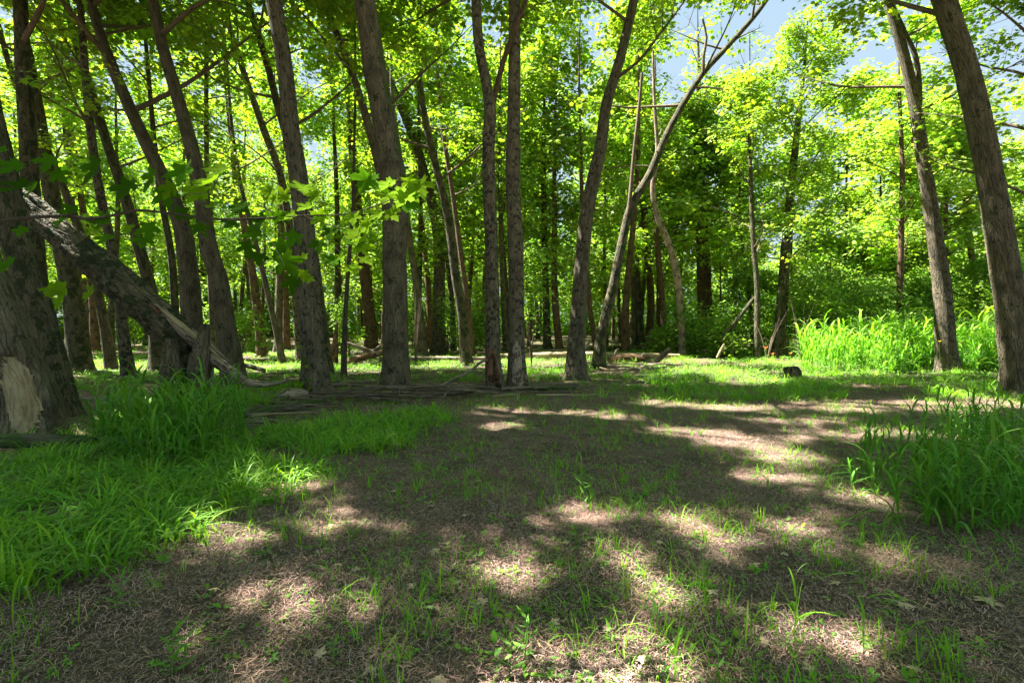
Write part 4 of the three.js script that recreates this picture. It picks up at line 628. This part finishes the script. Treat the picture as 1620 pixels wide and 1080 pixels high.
function herb(label, px, py, h, n, len, wid, o = {}) { // an upright weed with lance leaves
  const b = gnd(px, py), root = thing(o.name || 'weed', label, 'plant', b, o.group), lx = rr(-0.1, 0.1) * h, lz = rr(-0.1, 0.1) * h;
  part('stem', tube([V(0, -0.02, 0), V(lx * 0.4, h * 0.5, lz * 0.4), V(lx, h, lz)], [0.003, 0.0025, 0.0012], 5, 0.03), M.stem, root);
  const g = newBuf(), tmp = new THREE.Matrix4(); oval(g, tmp, len, wid, [1, 1, 1]); const geo = finish(g);
  for (let i = 0; i < n; i++) { const t = o.whorl ? 1 - 0.15 * rnd() : (i + 0.8) / n, l = part('leaf', geo, [M.herb, M.weedLight][i % 2], root); l.position.set(lx * t, h * t, lz * t); l.rotation.set(rr(0.8, 1.5), i * 2.4 + rr(-0.3, 0.3), 0, 'YXZ'); l.scale.setScalar(rr(0.75, 1.15)); }
}
M.stem = new THREE.MeshStandardMaterial({ color: new THREE.Color().setRGB(0.12, 0.22, 0.04), roughness: 0.8 }); M.weedLight = leafMat(0.15, 0.33, 0.045, 0.4, 0.35);
for (const [l, px, py, h, n, len, w] of [['bushy weed with narrow leaves in the lower left corner', 272, 1072, 0.20, 15, 0.075, 0.016], ['second narrow leaved weed touching the bushy one at lower left', 292, 1058, 0.15, 11, 0.07, 0.015], ['bushy upright weed with narrow leaves at the bottom centre', 830, 1040, 0.20, 13, 0.08, 0.017], ['weed with arching leaves just left of the bottom centre one', 806, 1062, 0.17, 9, 0.085, 0.018], ['dark leaved seedling in the litter right of bottom centre', 1040, 985, 0.10, 8, 0.06, 0.018], ['pale seedling with drooping leaves below the dark leaved one', 965, 1022, 0.11, 6, 0.055, 0.013], ['narrow leaved clump growing at the edge of the left grass', 185, 972, 0.16, 14, 0.085, 0.012], ['small upright weed at the lower right with lit tips', 1525, 1074, 0.11, 5, 0.06, 0.012], ['weed near the bottom edge right of centre', 1135, 1062, 0.16, 8, 0.075, 0.015], ['single weed on the litter right of centre', 1065, 775, 0.16, 9, 0.07, 0.014], ['taller weed between the centre litter patches', 925, 800, 0.22, 9, 0.09, 0.013], ['weed standing among the sun flecks centre right', 1010, 830, 0.14, 8, 0.08, 0.012], ['low weed left of the green fallen leaf', 528, 1040, 0.09, 6, 0.06, 0.013], ['weed clump right of the sun fleck at bottom centre', 955, 900, 0.13, 7, 0.075, 0.012], ['weed beside the leafless patch left of centre', 615, 905, 0.12, 6, 0.07, 0.010]]) herb(l, px, py, h, n, len, w);
herb('broad leaved seedling on bare litter below the left grass', 262, 908, 0.07, 5, 0.065, 0.042, { name: 'seedling', whorl: true });
herb('lone broad leaved seedling in the grass left of the brush pile', 565, 672, 0.16, 5, 0.10, 0.065, { name: 'seedling', whorl: true });
herb('small round leaved seedling at the far bottom centre', 780, 1040, 0.10, 5, 0.055, 0.028, { name: 'seedling' });
for (const [l, px, py, hh, yaw] of [['tall single grass stalk with a folded blade in the lower right', 1257, 1012, 0.34, 0], ['single grass stalk with one long pale blade right of the folded one', 1366, 1028, 0.33, 2.4], ['bright single grass shoot near the bottom edge right of centre', 1068, 1075, 0.17, 1], ['short lit grass shoot in the lower right corner', 1500, 1070, 0.15, 3], ['tall thin stalk in the sparse grass centre right', 920, 775, 0.28, 4], ['tall stalk with hanging blades in front of the right tall grass', 1215, 780, 0.2, 2]]) {
  const b = gnd(px, py), root = thing('grass_stalk', l, 'grass stalk', b);
  const s = newBuf(); blade(s, V(0, -0.02, 0), yaw, hh, 0.006, 0.1, [1, 1, 1], 5, 0); blade(s, V(0, -0.02, 0), yaw + 1.5, hh, 0.006, 0.06, [1, 1, 1], 5, 0); part('stem', finish(s), M.grass, root);
  for (let i = 0; i < 4; i++) { const q = newBuf(); blade(q, V(0, hh * (0.25 + 0.22 * i), 0), yaw + i * 2.3, rr(0.12, 0.2), 0.013, rr(0.3, 1.6), [1.1, 1.05, 1], 6, 0.5); part('blade', finish(q), i === 3 ? M.weedLight : M.grass, root); }
}
{ // leaves lying on the floor
  const lie = (name, label, cat, group, px, py, size, mat, i, tilt = 0.12) => { const b = gnd(px, py); b.y += 0.022; const o = new THREE.Mesh(bigLeaf[i % 4], mat); o.name = numbered(name); o.castShadow = o.receiveShadow = true; o.position.copy(b); o.rotation.set(-Math.PI / 2 + gauss() * tilt, rr(0, 6.28), gauss() * tilt, 'YXZ'); o.scale.setScalar(size); tag(o, label, cat, group); scene.add(o); return o; };
  const g = lie('maple_leaf', 'fresh pale green maple leaf lying on the litter left of bottom centre', 'leaf', null, 684, 962, 0.105, M.greenFallen = leafMat(0.26, 0.40, 0.13, 0.3), 0); g.rotation.set(-1.0, 3.0, 0, 'YXZ');
  lie('maple_leaf', 'curled green leaf at the bottom edge right of centre', 'leaf', null, 931, 1058, 0.075, M.greenFallen, 1, 0.5);
  lie('maple_leaf', 'crumpled pale tan leaf at the bottom edge left of centre', 'leaf', null, 690, 1068, 0.09, M.dryLeaf, 2, 0.3);
  lie('maple_leaf', 'long pale dead leaf on the litter at the lower right edge', 'leaf', null, 1556, 965, 0.12, M.dryLeaf, 3, 0.2);
  const spots = [[565, 905], [596, 923], [658, 927], [500, 1040], [1120, 938], [870, 985], [1375, 1026], [1455, 1064], [1215, 1020], [690, 868], [540, 893], [1185, 895], [412, 846], [522, 834], [735, 815], [840, 780], [1040, 860], [1330, 930], [620, 780], [960, 1000], [1290, 1060], [450, 985], [1100, 870], [770, 950], [345, 940], [880, 1050], [1240, 880], [1420, 960], [680, 800], [1010, 1050], [590, 1055], [760, 760], [1170, 960], [900, 860]];
  spots.forEach(([x, y], i) => lie('dead_leaf', 'dry tan dead leaf lying curled on the litter of the clearing', 'leaf', 'dead leaves on the litter', x, y, rr(0.045, 0.085), M.dryLeaf, i, 0.35));
  for (let i = 0; i < 3; i++) { const b = gnd([1170, 1350, 120][i], [960, 1000, 935][i]); const root = thing('dry_stem', ['curved pale dead stem on the litter right of bottom centre', 'thin curled dead stem in the lower right', 'rotten brown strip of bark on the litter at lower left'][i], 'stem', b); part('stem', tube([V(-0.16, 0.015, 0.05), V(-0.03, 0.02, 0.055), V(0.05, 0.025, 0.02), V(0.09, 0.06, -0.05)].map(v => i === 2 ? V(v.x * 0.8, 0.012, v.z * 0.2) : v), i === 2 ? [0.01, 0.016, 0.015, 0.006] : [0.002, 0.0025, 0.003, 0.002], 7, 0.02), i === 2 ? M.barkRust : M.paleWood, root); }
}
{ // lilies and yellow daisies in the weeds
  M.orange = leafMat(0.75, 0.24, 0.03, 0.3); M.yellow = leafMat(0.80, 0.55, 0.03, 0.3); M.lilyHeart = new THREE.MeshStandardMaterial({ color: new THREE.Color().setRGB(0.5, 0.12, 0.02), roughness: 0.8 });
  const fl = (l, px, py, d, h, mat, s, grp) => { const b = at(px, py, d); const top = Math.max(0.4, b.y - gy(b.x, b.z)); b.y = gy(b.x, b.z); const root = thing('wild_flower', l, 'flower', b, grp); part('stem', tube([V(0, -0.05, 0), V(0.02, top * 0.6, 0), V(0, top, 0)], [0.006, 0.005, 0.004], 5, 0.1), M.stem, root);
    const q = newBuf(); oval(q, new THREE.Matrix4(), s, s * 0.45, [1, 1, 1]); const g = finish(q); for (let i = 0; i < 6; i++) { const p = part('petal', g, mat, root); p.position.y = top; p.rotation.set(rr(0.7, 1.0), i * 1.047, 0, 'YXZ'); } part('flower_heart', new THREE.SphereGeometry(s * 0.16, 8, 6).translate(0, top + 0.01, 0), M.lilyHeart, root); };
  fl('upper orange lily in the weeds left of the small stump', 1212, 551, 17.5, 0.7, M.orange, 0.1); fl('lower orange lily right beside the upper one', 1222, 567, 17.2, 0.4, M.orange, 0.11); fl('orange lily just above the small stump', 1251, 560, 17.5, 0.5, M.orange, 0.09); fl('orange lily in the tall grass right of the small stump', 1331, 541, 17.5, 0.9, M.orange, 0.09);
  fl('yellow flower in the tall grass right of the spotted maple', 1523, 543, 14.2, 0.9, M.yellow, 0.08); fl('yellow flower left of the thick right edge maple', 1588, 548, 13.8, 0.9, M.yellow, 0.07); fl('yellow flower at the foot of the spotted double stem maple', 1487, 541, 14, 0.9, M.yellow, 0.06);
}
scene.traverse(o => { if (o.isMesh) o.castShadow = o.receiveShadow = true; });
renderer.render(scene, camera);
